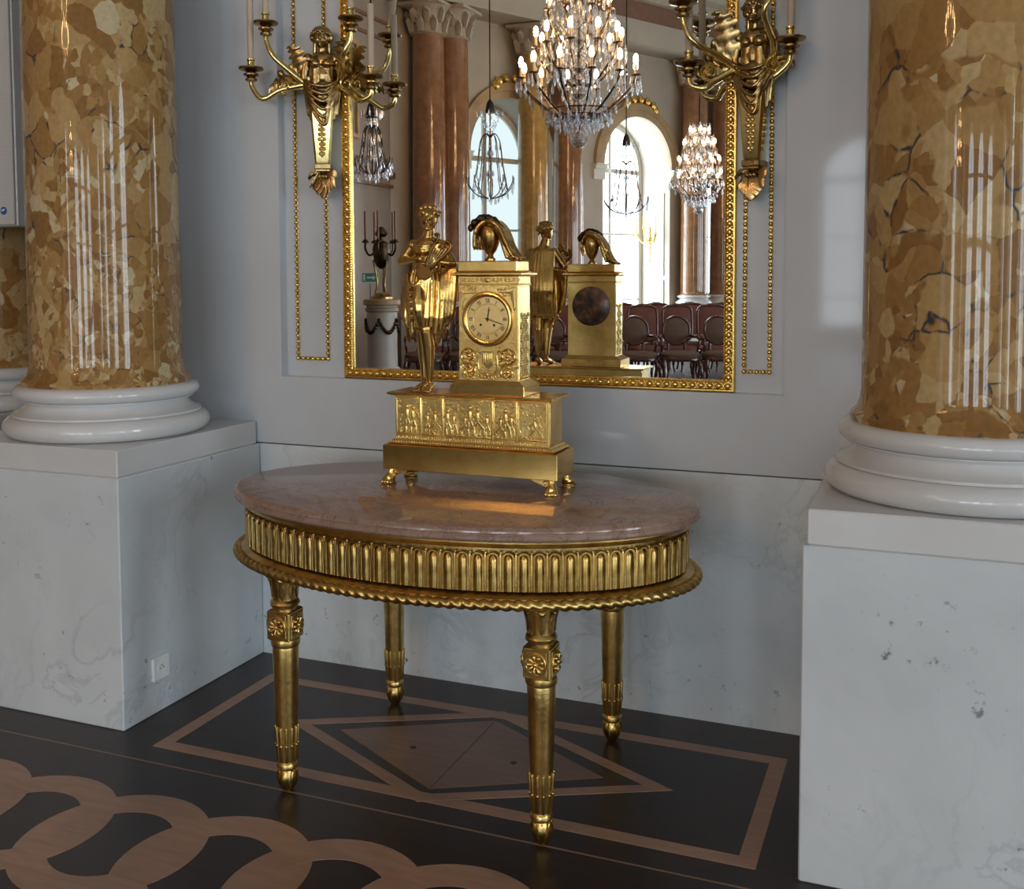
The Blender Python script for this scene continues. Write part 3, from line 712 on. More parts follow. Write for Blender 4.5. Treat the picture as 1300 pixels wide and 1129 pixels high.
for x, y, a in EP:
    o = bpy.data.objects.new('flute', fme); COL.objects.link(o); o.parent = apron; o.location = (x, y, 0); o.rotation_euler = (0, 0, a)
# rope moulding
NR = 1490; RP, _ = ellipse_pts(TA - .008, TB - .008, NR); TW = 124; rings = []
for k, (x, y, a) in enumerate(RP):
    rg = []
    for j in range(10):
        ph = 2 * PI * j / 10; r = .0150 * (.60 + .48 * abs(math.sin(.5 * (2 * ph + 2 * PI * TW * k / NR))) ** .6)
        rg.append((TX + x + math.cos(a) * r * math.cos(ph), TY + y + math.sin(a) * r * math.cos(ph), .694 + r * math.sin(ph)))
    rings.append(rg)
mb = MB(); mb.loft(rings, cap=False, closed=True); obj('rope_moulding', mb, M['gold_table'], apron, 60)
# legs
def rosette(mb, c, axis):
    c = Vector(c); ax = Vector(axis); u = Vector((0, 0, 1)); w_ = ax.cross(u)
    rot = Matrix((w_, ax, u)).transposed()
    n = 20; R_ = .029
    mb.tube([c + w_ * (R_ * math.cos(2 * PI * j / n)) + u * (R_ * math.sin(2 * PI * j / n)) for j in range(n)], .0032, 6, closed=True)
    for k in range(9):
        an = 2 * PI * k / 9; d = w_ * math.cos(an) + u * math.sin(an)
        mb.cap(c + d * .009 + ax * .003, .0035, c + d * .021 + ax * .004, .0062, 7)
    mb.ball(c + ax * .004, .0075, 8, 6)
def make_leg(x, y):
    t = None
    mb = MB(); c = (x, y, 0)
    mb.box((x, y, .530), (.082, .082, .092), 0, .004)
    for sx in (-1, 1):
        mb.box((x + sx * .041, y, .530), (.006, .062, .074), 0, .002); mb.box((x, y + sx * .041, .530), (.062, .006, .074), 0, .002)
    mb.lathe([(.030, .700), (.046, .690), (.043, .664), (.037, .625), (.037, .608), (.043, .603), (.046, .596), (.044, .588), (.036, .582), (.036, .570)], c, 24)
    mb.lathe([(.036, .490), (.044, .484), (.046, .474), (.044, .464), (.039, .460), (.0405, .452), (.0395, .40), (.034, .215), (.031, .14), (.0275, .095)], c, 28)
    mb.lathe([(.024, .100), (.030, .092), (.033, .085), (.033, .077), (.027, .071), (.022, .066), (.026, .055), (.0285, .040), (.027, .022), (.020, .008), (.014, .0)], c, 24)
    leg = obj('leg', mb, M['gold_table'], tab, 35)
    mb = MB()
    for k in range(12):                         # reeded lower shaft
        an = 2 * PI * k / 12; ca, sa = math.cos(an), math.sin(an)
        mb.cap((x + .0345 * ca, y + .0345 * sa, .205), .0052, (x + .0285 * ca, y + .0285 * sa, .098), .0042, 6)
        mb.ball((x + .0335 * ca, y + .0335 * sa, .150), .0058, 6, 4)
    obj('reeding', mb, M['gold_table'], leg, 60)
    for k in range(8):                          # acanthus capital and foot leaves
        an = 2 * PI * (k + .5) / 8; d = Vector((math.cos(an), math.sin(an), 0)); sd = (-math.sin(an), math.cos(an), 0); c0 = Vector(c)
        mb = MB(); leaf(mb, [c0 + d * .038 + Vector((0, 0, .610)), c0 + d * .042 + Vector((0, 0, .645)), c0 + d * .050 + Vector((0, 0, .676)), c0 + d * .056 + Vector((0, 0, .672))], .014, .003, sd, 2); obj('acanthus_leaf', mb, M['gold_table'], leg, 60); mb = MB()
        leaf(mb, [c0 + d * .028 + Vector((0, 0, .066)), c0 + d * .031 + Vector((0, 0, .042)), c0 + d * .022 + Vector((0, 0, .012))], .010, .003, sd, 1); obj('foot_leaf', mb, M['gold_table'], leg, 60)
    for ax in ((0, -1, 0), (1, 0, 0), (-1, 0, 0), (0, 1, 0)):
        mb = MB(); rosette(mb, Vector((x, y, .530)) + Vector(ax) * .0450, ax); obj('rosette', mb, M['gold_relief'], leg, 60)
for lx in (-1.8325, -.9875):
    for ly in (-.9687, -.2637): make_leg(lx, ly)

# ------------------------------------------------------------------ mantel clock
CZ = TZ
clk = thing('mantel_clock', 'gilt bronze mantel clock with a standing lyre player and draped urn', 'clock', (-1.376, -.52, CZ))
def bbox(mb, x0, x1, y0, y1, z0, z1, bev=.002): mb.box(((x0 + x1) / 2, (y0 + y1) / 2, (z0 + z1) / 2), (x1 - x0, y1 - y0, z1 - z0), 0, bev)
def taper(mb, a, b, z0, z1):
    r = lambda q, z: [(q[0], q[2], z), (q[1], q[2], z), (q[1], q[3], z), (q[0], q[3], z)]
    mb.loft([r(a, z0), r(b, z1)])
mb = MB(); bbox(mb, -1.685, -1.068, -.605, -.437, .958, 1.040)
taper(mb, (-1.682, -1.071, -.602, -.440), (-1.660, -1.090, -.590, -.452), 1.040, 1.046); taper(mb, (-1.672, -1.080, -.597, -.445), (-1.650, -1.098, -.588, -.458), 1.046, 1.060)
plinth = obj('plinth', mb, M['gold_flat'], clk, 20)
mb = MB()
for k in range(60): mb.ball((-1.660 + .572 * k / 59, -.5935, 1.052), (.0045, .0035, .004), 6, 4)
for k in range(14): mb.ball((-1.0875, -.590 + .135 * k / 13, 1.052), (.0035, .0045, .004), 6, 4)
obj('bead_row', mb, M['gold_relief'], plinth, 180, kind='stuff')
for fx, sx in ((-1.664, -1), (-1.089, 1)):
    for fy, sy in ((-.590, -1), (-.452, 1)):
        mb = MB()
        for k in range(4): mb.cap((fx + sx * (.004 - .002) + (k - 1.5) * .009, fy + sy * .014, .928), .0065, (fx + (k - 1.5) * .011 + sx * .003, fy + sy * .026, .917), .0062, 7)
        mb.ball((fx, fy + sy * .006, .930), (.021, .020, .016), 12, 8); mb.cap((fx, fy, .935), .015, (fx - sx * .004, fy, .956), .012)
        mb.lathe([(.024, .910), (.024, .914), (.020, .917)], (fx, fy + sy * .008, 0), 14)
        foot = sculpt('paw_foot', mb, M['gold'], clk, .0025, 2)
        mb = MB(); sc_ = [(fx - sx * .002, .958), (fx - sx * .070, .958), (fx - sx * .060, .950), (fx - sx * .040, .944), (fx - sx * .022, .938), (fx - sx * .004, .936)]
        mb.prism(sc_, fy + sy * .006, fy - sy * .002, 1); volute(mb, (fx - sx * .020, .948), .010, 1.2, .003, fy + sy * .008, sx); obj('scroll_bracket', mb, M['gold'], foot, 40)
mb = MB(); bbox(mb, -1.646, -1.102, -.585, -.463, 1.058, 1.206, .0012)
box_ = obj('frieze_box', mb, M['gold_relief'], clk, 20)
mb = MB(); bbox(mb, -1.1025, -1.0995, -.580, -.468, 1.066, 1.198, .001); obj('side_panel', mb, M['gold_flat'], box_, 20)
mb = MB(); taper(mb, (-1.650, -1.098, -.589, -.459), (-1.668, -1.085, -.601, -.434), 1.204, 1.210); bbox(mb, -1.670, -1.083, -.603, -.432, 1.210, 1.2165, .0015)
obj('cap_plate', mb, M['gold_flat'], clk, 20)
# relief scenes on the frieze
def relief_man(mb, x, y, z, h, rr, lean=0.0, seat=False):
    q = lambda u, w_: (x + (u + lean * w_) * h, y - .001, z + w_ * h)
    mb.ball(q(0, .90), (.07 * h, .07 * h, .085 * h), 8, 6)
    mb.cap(q(0, .78), .085 * h, q(.0, .52), .075 * h, 8)
    kx = .16 if seat else .05
    mb.cap(q(-.03, .50), .065 * h, q(-.06 - (kx if seat else 0), .26), .05 * h, 7); mb.cap(q(-.06 - (kx if seat else 0), .26), .045 * h, q(-.05, .02), .035 * h, 7)
    mb.cap(q(.04, .50), .065 * h, q(.08 + kx, .27), .05 * h, 7); mb.cap(q(.08 + kx, .27), .045 * h, q(.12 + kx * .6, .02), .035 * h, 7)
    for s in (-1, 1):
        e = (s * (.16 + .1 * rr.random()), .55 + .25 * rr.random()); mb.cap(q(s * .08, .74), .04 * h, q(*e), .032 * h, 6); mb.cap(q(*e), .032 * h, q(e[0] + .12 * (rr.random() - .3) * s, e[1] + .22 * (rr.random() - .5)), .026 * h, 6)
    for k in range(3): mb.cap(q(-.08 + .07 * k, .55), .025 * h, q(-.12 + .1 * k, .2 + .06 * k), .02 * h, 6)
rr = random.Random(11); fy = -.586
pan = [(-1.640, -1.554), (-1.548, -1.474), (-1.466, -1.297), (-1.289, -1.215), (-1.205, -1.110)]
men = [[(-1.600, .10, 0, 0), (-1.582, .095, .05, 0)], [(-1.530, .075, .1, 0), (-1.495, .085, -.05, 1)], [(-1.452, .09, 0, 0), (-1.430, .08, 0, 0), (-1.395, .075, .1, 1), (-1.372, .105, 0, 0), (-1.345, .10, 0, 1), (-1.312, .08, 0, 0)], [(-1.270, .075, .1, 1), (-1.243, .10, -.05, 0), (-1.228, .085, 0, 0)], [(-1.140, .075, -.15, 1), (-1.158, .05, .1, 1)]]
for (a, b), fig in zip(pan, men):
    mb = MB(); 
    for p, q in (((a, 1.072), (b, 1.072)), ((a, 1.198), (b, 1.198)), ((a, 1.072), (a, 1.198)), ((b, 1.072), (b, 1.198))): mb.cap((p[0], fy, p[1]), .0022, (q[0], fy, q[1]), .0022, 6)
    mb.cap((a, fy, 1.080), .004, (b, fy, 1.080), .004, 6)
    for x, h_, ln, st in fig: relief_man(mb, x, fy, 1.080, h_, rr, ln, st)
    for k in range(int((b - a) * 420)): 
        x_, z_ = a + .006 + (b - a - .012) * rr.random(), 1.085 + .085 * rr.random() ** 1.5; mb.cap((x_, fy + .001, z_), .0028, (x_ + .012 * (rr.random() - .5), fy + .001, z_ + .014 * rr.random()), .0022, 6)
    for k in range(10): mb.ball((a + .006 + (b - a - .012) * rr.random(), fy, 1.079 + .012 * rr.random()), (.006, .004, .004), 6, 4)
    for s, xx in ((1, a), (-1, b)): volute(mb, (xx + s * .010, 1.186), .009, 1.1, .0022, fy, s, PI / 2)
    obj('relief_scene', mb, M['gold_relief'], box_, 60)
mb = MB()
for k in range(70): mb.cap((-1.642 + .536 * k / 69, fy, 1.060), .0018, (-1.642 + .536 * k / 69, fy, 1.066 + .004 * (k % 2)), .0022, 5)
obj('gadroon_row', mb, M['gold_relief'], box_, 180, kind='stuff')
for x in (-1.551, -1.470, -1.293, -1.210):
    mb = MB(); mb.cap((x, fy - .002, 1.072), .0035, (x, fy - .002, 1.200), .0035, 8); obj('pilaster', mb, M['gold'], box_, 60)
# clock case
DX, DZ, DR = -1.3175, 1.462, .089
mb = MB(); bbox(mb, -1.445, -1.185, -.586, -.442, 1.2165, 1.250); taper(mb, (-1.441, -1.189, -.582, -.446), (-1.424, -1.209, -.569, -.458), 1.250, 1.264); obj('case_plinth', mb, M['gold_flat'], clk, 20)
mb = MB(); bbox(mb, -1.421, -1.212, -.565, -.461, 1.262, 1.572); case = obj('case', mb, M['gold_relief'], clk, 20)
mb = MB(); bbox(mb, -1.423, -1.2075, -.5670, -.459, 1.5715, 1.5755, .001); bbox(mb, -1.4215, -1.2105, -.5655, -.460, 1.5755, 1.599, .001); obj('case_frieze', mb, M['gold_relief'], clk, 20)
mb = MB()
for k in range(15): volute(mb, (-1.411 + .0142 * k, 1.587), .0062, 1.2, .0016, -.5665, 1 if k % 2 else -1, k, 12)
mb.ball((-1.318, -.5665, 1.587), (.007, .004, .007), 8, 6); obj('scroll_relief', mb, M['gold_relief'], clk, 60, kind='stuff')
mb = MB(); taper(mb, (-1.423, -1.208, -.567, -.458), (-1.438, -1.195, -.581, -.445), 1.599, 1.604); bbox(mb, -1.440, -1.193, -.583, -.443, 1.604, 1.610, .001); taper(mb, (-1.434, -1.199, -.577, -.449), (-1.426, -1.212, -.568, -.458), 1.610, 1.615); obj('cornice', mb, M['gold_flat'], clk, 20)
mb = MB(); bbox(mb, -1.424, -1.216, -.565, -.459, 1.615, 1.649, .003); obj('attic_block', mb, M['gold_flat'], clk, 20)
mb = MB(); bbox(mb, -1.2125, -1.2105, -.560, -.466, 1.268, 1.566, .001); obj('side_plate', mb, M['brass'], case, 20)
mb = MB(); rr = random.Random(3)                 # trophy ornament on the case side
for k in range(26):
    z = 1.275 + .20 * k / 25; w_ = .022 + .012 * math.sin(k * 1.3)
    for s in (-1, 1): mb.ball((-1.210, -.513 + s * w_ * (.5 + .5 * rr.random()), z), (.004, .008, .007), 7, 5)
    mb.ball((-1.210, -.513, z), (.004, .006, .006), 7, 5)
obj('side_trophy', mb, M['gold_relief'], case, 180, kind='stuff')
sg_ = MB()                                        # scrolls, shield and spandrels under and around the dial
for sx in (-1, 1):
    for z, r_ in ((1.343, .029), (1.292, .026)):
        mb = MB(); volute(mb, (-1.317 + sx * .068, z), r_, 1.6, .0048, -.5665, sx, PI / 2 if z < 1.32 else -PI / 2)
        mb.ball((-1.317 + sx * .068, -.567, z), (.008, .005, .008), 8, 6)
        for k in range(6):
            an = k * 1.05; mb.cap((-1.317 + sx * .068 + .013 * math.cos(an), -.5665, z + .013 * math.sin(an)), .003, (-1.317 + sx * .068 + .023 * math.cos(an + .5), -.5665, z + .023 * math.sin(an + .5)), .004, 6)
        obj('scroll', mb, M['gold'], case, 60)
    mb = sg_
    mb.tube(crom([(-1.317 + sx * .05, -.5665, 1.330), (-1.317 + sx * .040, -.5665, 1.318), (-1.317 + sx * .055, -.5665, 1.311), (-1.317 + sx * .09, -.5665, 1.318)], 5), .004, 6)
    mb.tube(crom([(-1.317 + sx * .030, -.5665, 1.345), (-1.317 + sx * .034, -.5665, 1.310), (-1.317 + sx * .022, -.5665, 1.285), (-1.317, -.5665, 1.278)], 5), .0042, 6)
    for k in range(9):
        t_ = k / 8; mb.cap((-1.317 + sx * (.096 - .05 * t_), -.5665, 1.562 - .012 * t_), .003, (-1.317 + sx * (.088 - .046 * t_), -.5665, 1.548 - .006 * t_ * (1 - t_)), .0045 * (1 - .4 * t_), 6)
        mb.cap((-1.317 + sx * .096, -.5665, 1.560 - .055 * t_), .003, (-1.317 + sx * (.084 + .008 * t_), -.5665, 1.545 - .050 * t_), .0042, 6)
mb = sg_
for k in range(9): mb.ball((-1.317 + .012 * (k - 4), -.567, 1.272 + .002 * abs(k - 4)), (.006, .004, .005), 6, 4)
rr = random.Random(21)
for k in range(90):
    x_, z_ = -1.317 + .192 * (rr.random() - .5), 1.270 + .092 * rr.random()
    if abs(x_ + 1.317) < .026 and z_ > 1.292 or (x_ - DX) ** 2 + (z_ - DZ) ** 2 < .094 ** 2: continue
    a_ = 6.3 * rr.random(); mb.cap((x_, -.566, z_), .0028, (x_ + .010 * math.cos(a_), -.566, z_ + .010 * math.sin(a_)), .0038, 6)
for k in range(120):
    x_, z_ = -1.317 + .190 * (rr.random() - .5), 1.52 + .045 * rr.random()
    if (x_ - DX) ** 2 + (z_ - DZ) ** 2 < .101 ** 2 or abs(x_ + 1.317) < .04: continue
    a_ = 6.3 * rr.random(); mb.cap((x_, -.566, z_), .0022, (x_ + .008 * math.cos(a_), -.566, z_ + .008 * math.sin(a_)), .0036, 6)
obj('leaf_relief', mb, M['gold_relief'], case, 60, kind='stuff')
mb = MB(); mb.prism([(-1.338, 1.358), (-1.296, 1.358), (-1.298, 1.318), (-1.317, 1.300), (-1.336, 1.318)], -.5655, -.5685, 1); sh = obj('lyre_shield', mb, M['brass'], case, 20)
for x in (-1.331, -1.3245, -1.317, -1.3095, -1.303):
    mb = MB(); mb.cap((x, -.569, 1.352), .0022, (x, -.569, 1.315), .0022, 6); obj('shield_rib', mb, M['gold'], sh, 60)
def yz_lathe(mb, prof, n=48):                     # profile (radius, y) turned about the dial's axis
    mb.loft([[(DX + r * math.cos(2 * PI * j / n), y, DZ + r * math.sin(2 * PI * j / n)) for j in range(n)] for r, y in prof])
mb = MB(); yz_lathe(mb, [(DR, -.563), (DR, -.570), (DR - .004, -.576), (DR - .009, -.577), (DR - .012, -.571), (DR - .016, -.570), (DR - .018, -.567), (DR - .018, -.563)]); obj('bezel', mb, M['gold'], case, 35)
mb = MB(); yz_lathe(mb, [(DR - .014, -.564), (DR - .014, -.5668), (.050, -.5668), (.0492, -.5662), (.048, -.5668), (.001, -.5668)]); dial = obj('dial', mb, M['dial'], case, None, label='gilt engine-turned dial with black Roman numerals')
NUM = ['XII', 'I', 'II', 'III', 'IIII', 'V', 'VI', 'VII', 'VIII', 'IX', 'X', 'XI']
for k, s_ in enumerate(NUM):
    an = PI / 2 - 2 * PI * k / 12; hgt = .0135; wd = {'I': .0036, 'V': .0078, 'X': .0078}; tot = sum(wd[c] for c in s_); u = -tot / 2; mb = MB()
    up_ = Vector((math.cos(an), 0, math.sin(an))); ri_ = Vector((math.sin(an), 0, -math.cos(an))); c0 = Vector((DX, -.5668, DZ)) + up_ * .0595
    def stroke(x0, z0, x1, z1, th):
        a, b = c0 + ri_ * x0 + up_ * z0, c0 + ri_ * x1 + up_ * z1; t_ = (b - a).normalized(); n_ = Vector((-t_.z, 0, t_.x)) * th / 2
        rg = [a - n_, b - n_, b + n_, a + n_]; mb.loft([[q for q in rg], [q + Vector((0, -.0006, 0)) for q in rg]])
    for c in s_:
        x0, x1 = u + .0005, u + wd[c] - .0005; m_ = (x0 + x1) / 2; hh = hgt / 2
        if c == 'I': stroke(m_, -hh, m_, hh, .0020)
        elif c == 'V': stroke(x0 + .0008, hh, m_, -hh, .0021); stroke(x1 - .0006, hh, m_, -hh, .0010)
        else: stroke(x0 + .0008, hh, x1 - .0008, -hh, .0021); stroke(x0 + .0008, -hh, x1 - .0008, hh, .0010)
        u += wd[c]
    obj('numeral', mb, M['black'], dial, None)
for an, ln, nm, th in ((PI / 2 - math.radians(9), .040, 'hour_hand', .0018), (PI / 2 - math.radians(108), .062, 'minute_hand', .0016)):
    d = Vector((math.cos(an), 0, math.sin(an))); c0 = Vector((DX, -.5695 if nm[0] == 'h' else -.571, DZ)); mb = MB()
    mb.tube([c0 - d * .010, c0, c0 + d * ln * .7, c0 + d * ln], [th * .8, th, th * .9, th * .25], 6)
    if nm[0] == 'h': mb.ball(c0 + d * ln * .72, (.0032, .001, .0032), 8, 4)
    mb.ball(c0, (.0048, .0015, .0048), 10, 5); obj(nm, mb, M['black'], dial, 60)
for sx, dz in ((-.0245, -.019), (.0225, -.020)):
    mb = MB(); mb.ball((DX + sx, -.5668, DZ + dz), (.0045, .0006, .0045), 12, 4); obj('winding_hole', mb, M['black'], dial, 60)
mb = MB(); n = 40                                 # round cover on the back of the case
mb.loft([[(DX + r * math.cos(2 * PI * j / n), y, DZ + .01 + r * math.sin(2 * PI * j / n)) for j in range(n)] for r, y in ((.083, -.462), (.083, -.458), (.080, -.456), (.001, -.455))]); obj('back_cover', mb, M['movement'], case, 35, label='dark mottled round cover on the back')
# urn with wreath and cloth
ux, uy = -1.330, -.512
mb = MB(); mb.lathe([(.018, 1.649), (.018, 1.656), (.012, 1.660), (.009, 1.668), (.013, 1.674), (.020, 1.684), (.029, 1.705), (.034, 1.732), (.033, 1.748), (.028, 1.760), (.020, 1.766), (.024, 1.772), (.010, 1.780)], (ux, uy, 0), 28)
urn = obj('urn', mb, M['gold_statue'], clk, 40)
mb = MB()
for k in range(9):
    t_ = k / 8; yy = uy - .030 + .062 * t_
    mb.tube(crom([(ux - .018, yy * .5 + uy * .5, 1.778), (ux + .014, yy, 1.775), (ux + .042, yy, 1.757), (ux + .062, yy - .003, 1.720), (ux + .078 + .004 * math.sin(3 * k), yy - .004, 1.686), (ux + .094 + .006 * (k % 3), yy, 1.656)], 5), [.010] * 8 + [.0085] * 10 + [.007] * 7 + [.005], 7)
for k in range(7):
    yy = uy - .028 + .056 * k / 6
    mb.tube(crom([(ux - .006, yy * .6 + uy * .4, 1.782), (ux + .022, yy, 1.768), (ux + .044, yy, 1.735), (ux + .058, yy, 1.695), (ux + .072, yy, 1.656)], 5), [.009] * 10 + [.008] * 10 + [.006], 7)
mb.tube(crom([(ux + .074, uy - .02, 1.660), (ux + .092, uy - .015, 1.654), (ux + .112, uy - .02, 1.653), (ux + .118, uy - .025, 1.650)], 5), [.009] * 8 + [.006] * 8, 7)
for k in range(4):
    yy = uy - .026 + .014 * k
    mb.tube(crom([(ux - .010, yy, 1.778), (ux - .034, yy - .004, 1.755), (ux - .044, yy - .004, 1.720), (ux - .044 + .004 * k, yy, 1.684)], 5), [.0085] * 8 + [.007] * 6 + [.005, .003], 7)
sculpt('draped_cloth', mb, M['gold_statue'], urn, .0022, 3)
mb = MB(); rr = random.Random(5)
for k in range(34):
    t_ = k / 33; a = .35 + 2.35 * t_; R_ = .058
    p = (ux - .012 + R_ * math.cos(a) * .95 + .003 * rr.random(), uy - .022 + .012 * rr.random(), 1.732 + R_ * math.sin(a)); mb.ball(p, (.0085 + .005 * rr.random(), .010, .0080 + .005 * rr.random()), 7, 5)
obj('laurel_wreath', mb, M['dark_metal'], urn, 180, kind='stuff')

# the lyre player: one continuous body, then tunic, cloak, lyre
sx_, sz_ = .000675, .000595
def S_(X, Y, dy=0.0): return (-1.550 + (X - 195) * sx_, -.520 + dy, 1.2165 + (1085 - Y) * sz_)
mb = MB()
mb.ball(S_(206, 128, -.012), (.0255, .030, .034), 16, 12); mb.ball(S_(200, 100, 0), (.033, .036, .026), 16, 10)     # skull, hair
for k in range(14):
    a = k * .45; mb.ball((S_(200, 92)[0] + .031 * math.cos(a), -.520 + .002 - .034 * math.sin(a), S_(200, 96)[2] + .006 * math.sin(k * 2.1)), .0085, 8, 6)
for k in range(7): mb.ball(S_(165 + 12 * k, 62 - 8 * math.sin(PI * k / 6), -.010 + .006 * (k % 2)), .009, 8, 6)
mb.cap(S_(216, 118, -.042), .0035, S_(218, 142, -.046), .0052)                                                      # nose
for s in (-1, 1): mb.ball(S_(213 + s * 17, 126, -.036), (.0055, .005, .0035), 8, 6); mb.ball(S_(213 + s * 17, 117, -.038), (.008, .004, .003), 8, 6); mb.ball(S_(200 + s * 40, 135, 0), (.004, .006, .008), 8, 6)
mb.ball(S_(215, 160, -.038), (.007, .005, .003), 8, 6); mb.ball(S_(213, 178, -.034), (.010, .010, .008), 10, 6)
mb.cap(S_(203, 180, -.004), .017, S_(192, 235, .002), .021)
mb.ball(S_(188, 290, 0), (.055, .034, .045), 16, 10); mb.ball(S_(190, 350, 0), (.046, .032, .045), 14, 8); mb.ball(S_(190, 420, .002), (.050, .036, .045), 14, 8)
for s in (-1, 1): mb.ball(S_(188 + s * 34, 292, -.024), (.022, .014, .017), 10, 8)
mb.ball(S_(112, 268, 0), .021, 10, 8); mb.cap(S_(108, 272, 0), .019, S_(52, 355, -.006), .0155); mb.cap(S_(52, 355, -.006), .0150, S_(165, 345, -.046), .0095)
mb.ball(S_(182, 345, -.050), (.012, .008, .008), 8, 6)
for k in range(4): mb.cap(S_(186, 336 + 8 * k, -.052), .0034, S_(222 - 4 * abs(k - 1), 334 + 9 * k, -.056), .0028, 6)
mb.cap(S_(185, 338, -.05), .0034, S_(200, 322, -.056), .0028, 6)
mb.ball(S_(268, 268, 0), .020, 10, 8); mb.cap(S_(270, 272, 0), .018, S_(330, 372, -.004), .0150); mb.cap(S_(330, 372, -.004), .0140, S_(285, 360, -.050), .0095)
mb.ball(S_(280, 356, -.054), (.011, .008, .009), 8, 6)
for k in range(4): mb.cap(S_(276, 345 + 9 * k, -.058), .0034, S_(262, 330 + 11 * k, -.062), .0028, 6)
# legs: viewer-left leg carries the weight, the other is bent forward
mb.cap(S_(165, 470, .006), .036, S_(158, 735, .004), .0245); mb.cap(S_(158, 745, .002), .0235, S_(160, 830, .008), .0245); mb.cap(S_(160, 830, .008), .0245, S_(165, 1010, .006), .0125)
mb.cap(S_(215, 470, -.004), .036, S_(202, 740, -.034), .0245); mb.cap(S_(202, 745, -.034), .0235, S_(205, 830, -.022), .0235); mb.cap(S_(205, 830, -.022), .0235, S_(203, 1015, -.012), .0120)
for X, dy, tx in ((158, 0, -14), (208, -.014, 8)):
    mb.cap(S_(X, 1052, dy + .012), .0125, S_(X + tx * .5, 1066, dy - .025), .0110); mb.ball(S_(X + tx, 1074, dy - .036), (.015, .014, .007), 10, 6)
    for k in range(5): mb.cap(S_(X + tx + (k - 2) * 9, 1075, dy - .042), .0036, S_(X + tx + (k - 2) * 9.5, 1079, dy - .052 + .002 * abs(k - 2)), .0032, 6)
body = sculpt('figure', mb, M['gold_statue'], clk, .0019, 5); body['label'] = 'gilt standing figure of a young lyre player'
mb = MB()                                          # tunic and skirt with folds
mb.ball(S_(190, 300, 0), (.058, .037, .030), 14, 8); mb.ball(S_(190, 370, .0), (.050, .036, .05), 14, 8)
mb.loft([[(S_(cx, 0)[0] + rx * math.cos(2 * PI * j / 20), -.520 + oy + ry * math.sin(2 * PI * j / 20), S_(0, Y)[2]) for j in range(20)] for Y, cx, rx, ry, oy in ((395, 190, .048, .036, 0), (460, 190, .060, .043, -.002), (560, 186, .066, .048, -.006), (660, 184, .067, .050, -.010), (728, 180, .062, .046, -.010))])
rf = random.Random(9)
for k in range(13):                                # loose, uneven folds round the skirt
    a = 2 * PI * (k + .5 * rf.random()) / 13 + .2; tw = .35 * (rf.random() - .3); g = lambda u: a + tw * u
    f = lambda rx, ry, oy, cx, Y, u: (S_(cx, 0)[0] + rx * math.cos(g(u)), -.520 + oy + ry * math.sin(g(u)), S_(0, Y)[2])
    r_ = .006 + .006 * rf.random()
    mb.tube([f(.050, .038, 0, 190, 400, 0), f(.063, .046, -.002, 190, 470, .3), f(.070, .052, -.006, 186, 570, .6), f(.071, .054, -.010, 184, 670, .9), f(.066, .050, -.010, 180, 715 + 50 * rf.random(), 1)], [r_ * .6, r_, r_ * 1.2, r_ * 1.2, r_ * .8], 7)
mb.tube(crom([S_(180, 470, -.052), S_(192, 600, -.072), S_(198, 720, -.062)], 5), [.012, .015, .018, .020, .022, .022, .022, .020, .018, .016, .014], 8)
for k in range(6):                                 # looped folds over the belly
    mb.tube(crom([S_(100, 420 + 30 * k, -.030), S_(128, 480 + 36 * k, -.058), S_(162, 496 + 34 * k, -.066), S_(205, 455 + 20 * k, -.060), S_(238, 412 + 8 * k, -.046)], 5), [.0045] * 5 + [.0075] * 10 + [.005] * 6, 7)
for k in range(3): mb.tube(crom([S_(125, 255 + 14 * k, -.014), S_(165, 272 + 16 * k, -.040), S_(215, 270 + 16 * k, -.040), S_(258, 250 + 14 * k, -.014)], 5), .0055, 7)
sculpt('tunic', mb, M['gold'], body, .0023, 3)
mb = MB()                                          # cloak hanging down the back and over both sides
for k in range(9):
    t_ = k / 8; X = 95 + 175 * t_
    mb.tube(crom([S_(110 + 150 * t_, 262, .022 + .012 * math.sin(PI * t_)), S_(X, 420, .040 + .014 * math.sin(PI * t_)), S_(X, 580, .046 + .014 * math.sin(PI * t_)), S_(X - 6 + 6 * (k % 2), 745 - 20 * (k % 2), .034)], 5), [.014] * 10 + [.011] * 6, 8)
for k in range(5): mb.tube(crom([S_(92 + 10 * k, 420, -.008 - .006 * k), S_(62 + 15 * k, 540, -.012 - .008 * k), S_(66 + 15 * k, 660, -.012 - .007 * k), S_(80 + 12 * k, 740 + 75 * (k == 1) + 60 * (k == 2), -.010)], 5), [.010] * 8 + [.011] * 4 + [.008] * 3 + [.004], 7)
for k in range(6): mb.tube(crom([S_(345 - 14 * k, 395, .0), S_(338 - 14 * k, 520, -.004 - .004 * k), S_(326 - 14 * k, 640, -.004 - .004 * k), S_(312 - 15 * k, 690 + 30 * k, -.004)], 5), [.011] * 8 + [.010] * 4 + [.007] * 3 + [.004], 7)
sculpt('cloak', mb, M['gold_statue'], body, .0026, 2)
mb = MB()                                          # lyre
lp = [(176, 395), (172, 430), (190, 458), (222, 464), (252, 446), (268, 412), (262, 384), (244, 372), (226, 385), (206, 378), (190, 372)]
mb.loft([[S_(X, Y, d) for X, Y in lp] for d in (-.058, -.066)])
mb.tube(crom([S_(255, 400, -.062), S_(300, 350, -.062), S_(348, 300, -.058), S_(352, 262, -.056), S_(330, 250, -.056)], 6), .0065, 8)
mb.tube(crom([S_(228, 380, -.062), S_(255, 300, -.062), S_(290, 235, -.058), S_(285, 212, -.056), S_(268, 216, -.056)], 6), .0065, 8)
mb.cap(S_(278, 240, -.058), .0055, S_(348, 292, -.058), .0055)
for k in range(7): mb.ball(S_(262 + 12 * k, 240 + 14 * math.sin(k * 1.7) + 8 * k, -.060), .007, 8, 6)
ly = sculpt('lyre', mb, M['gold_dark'], body, .0022, 1)
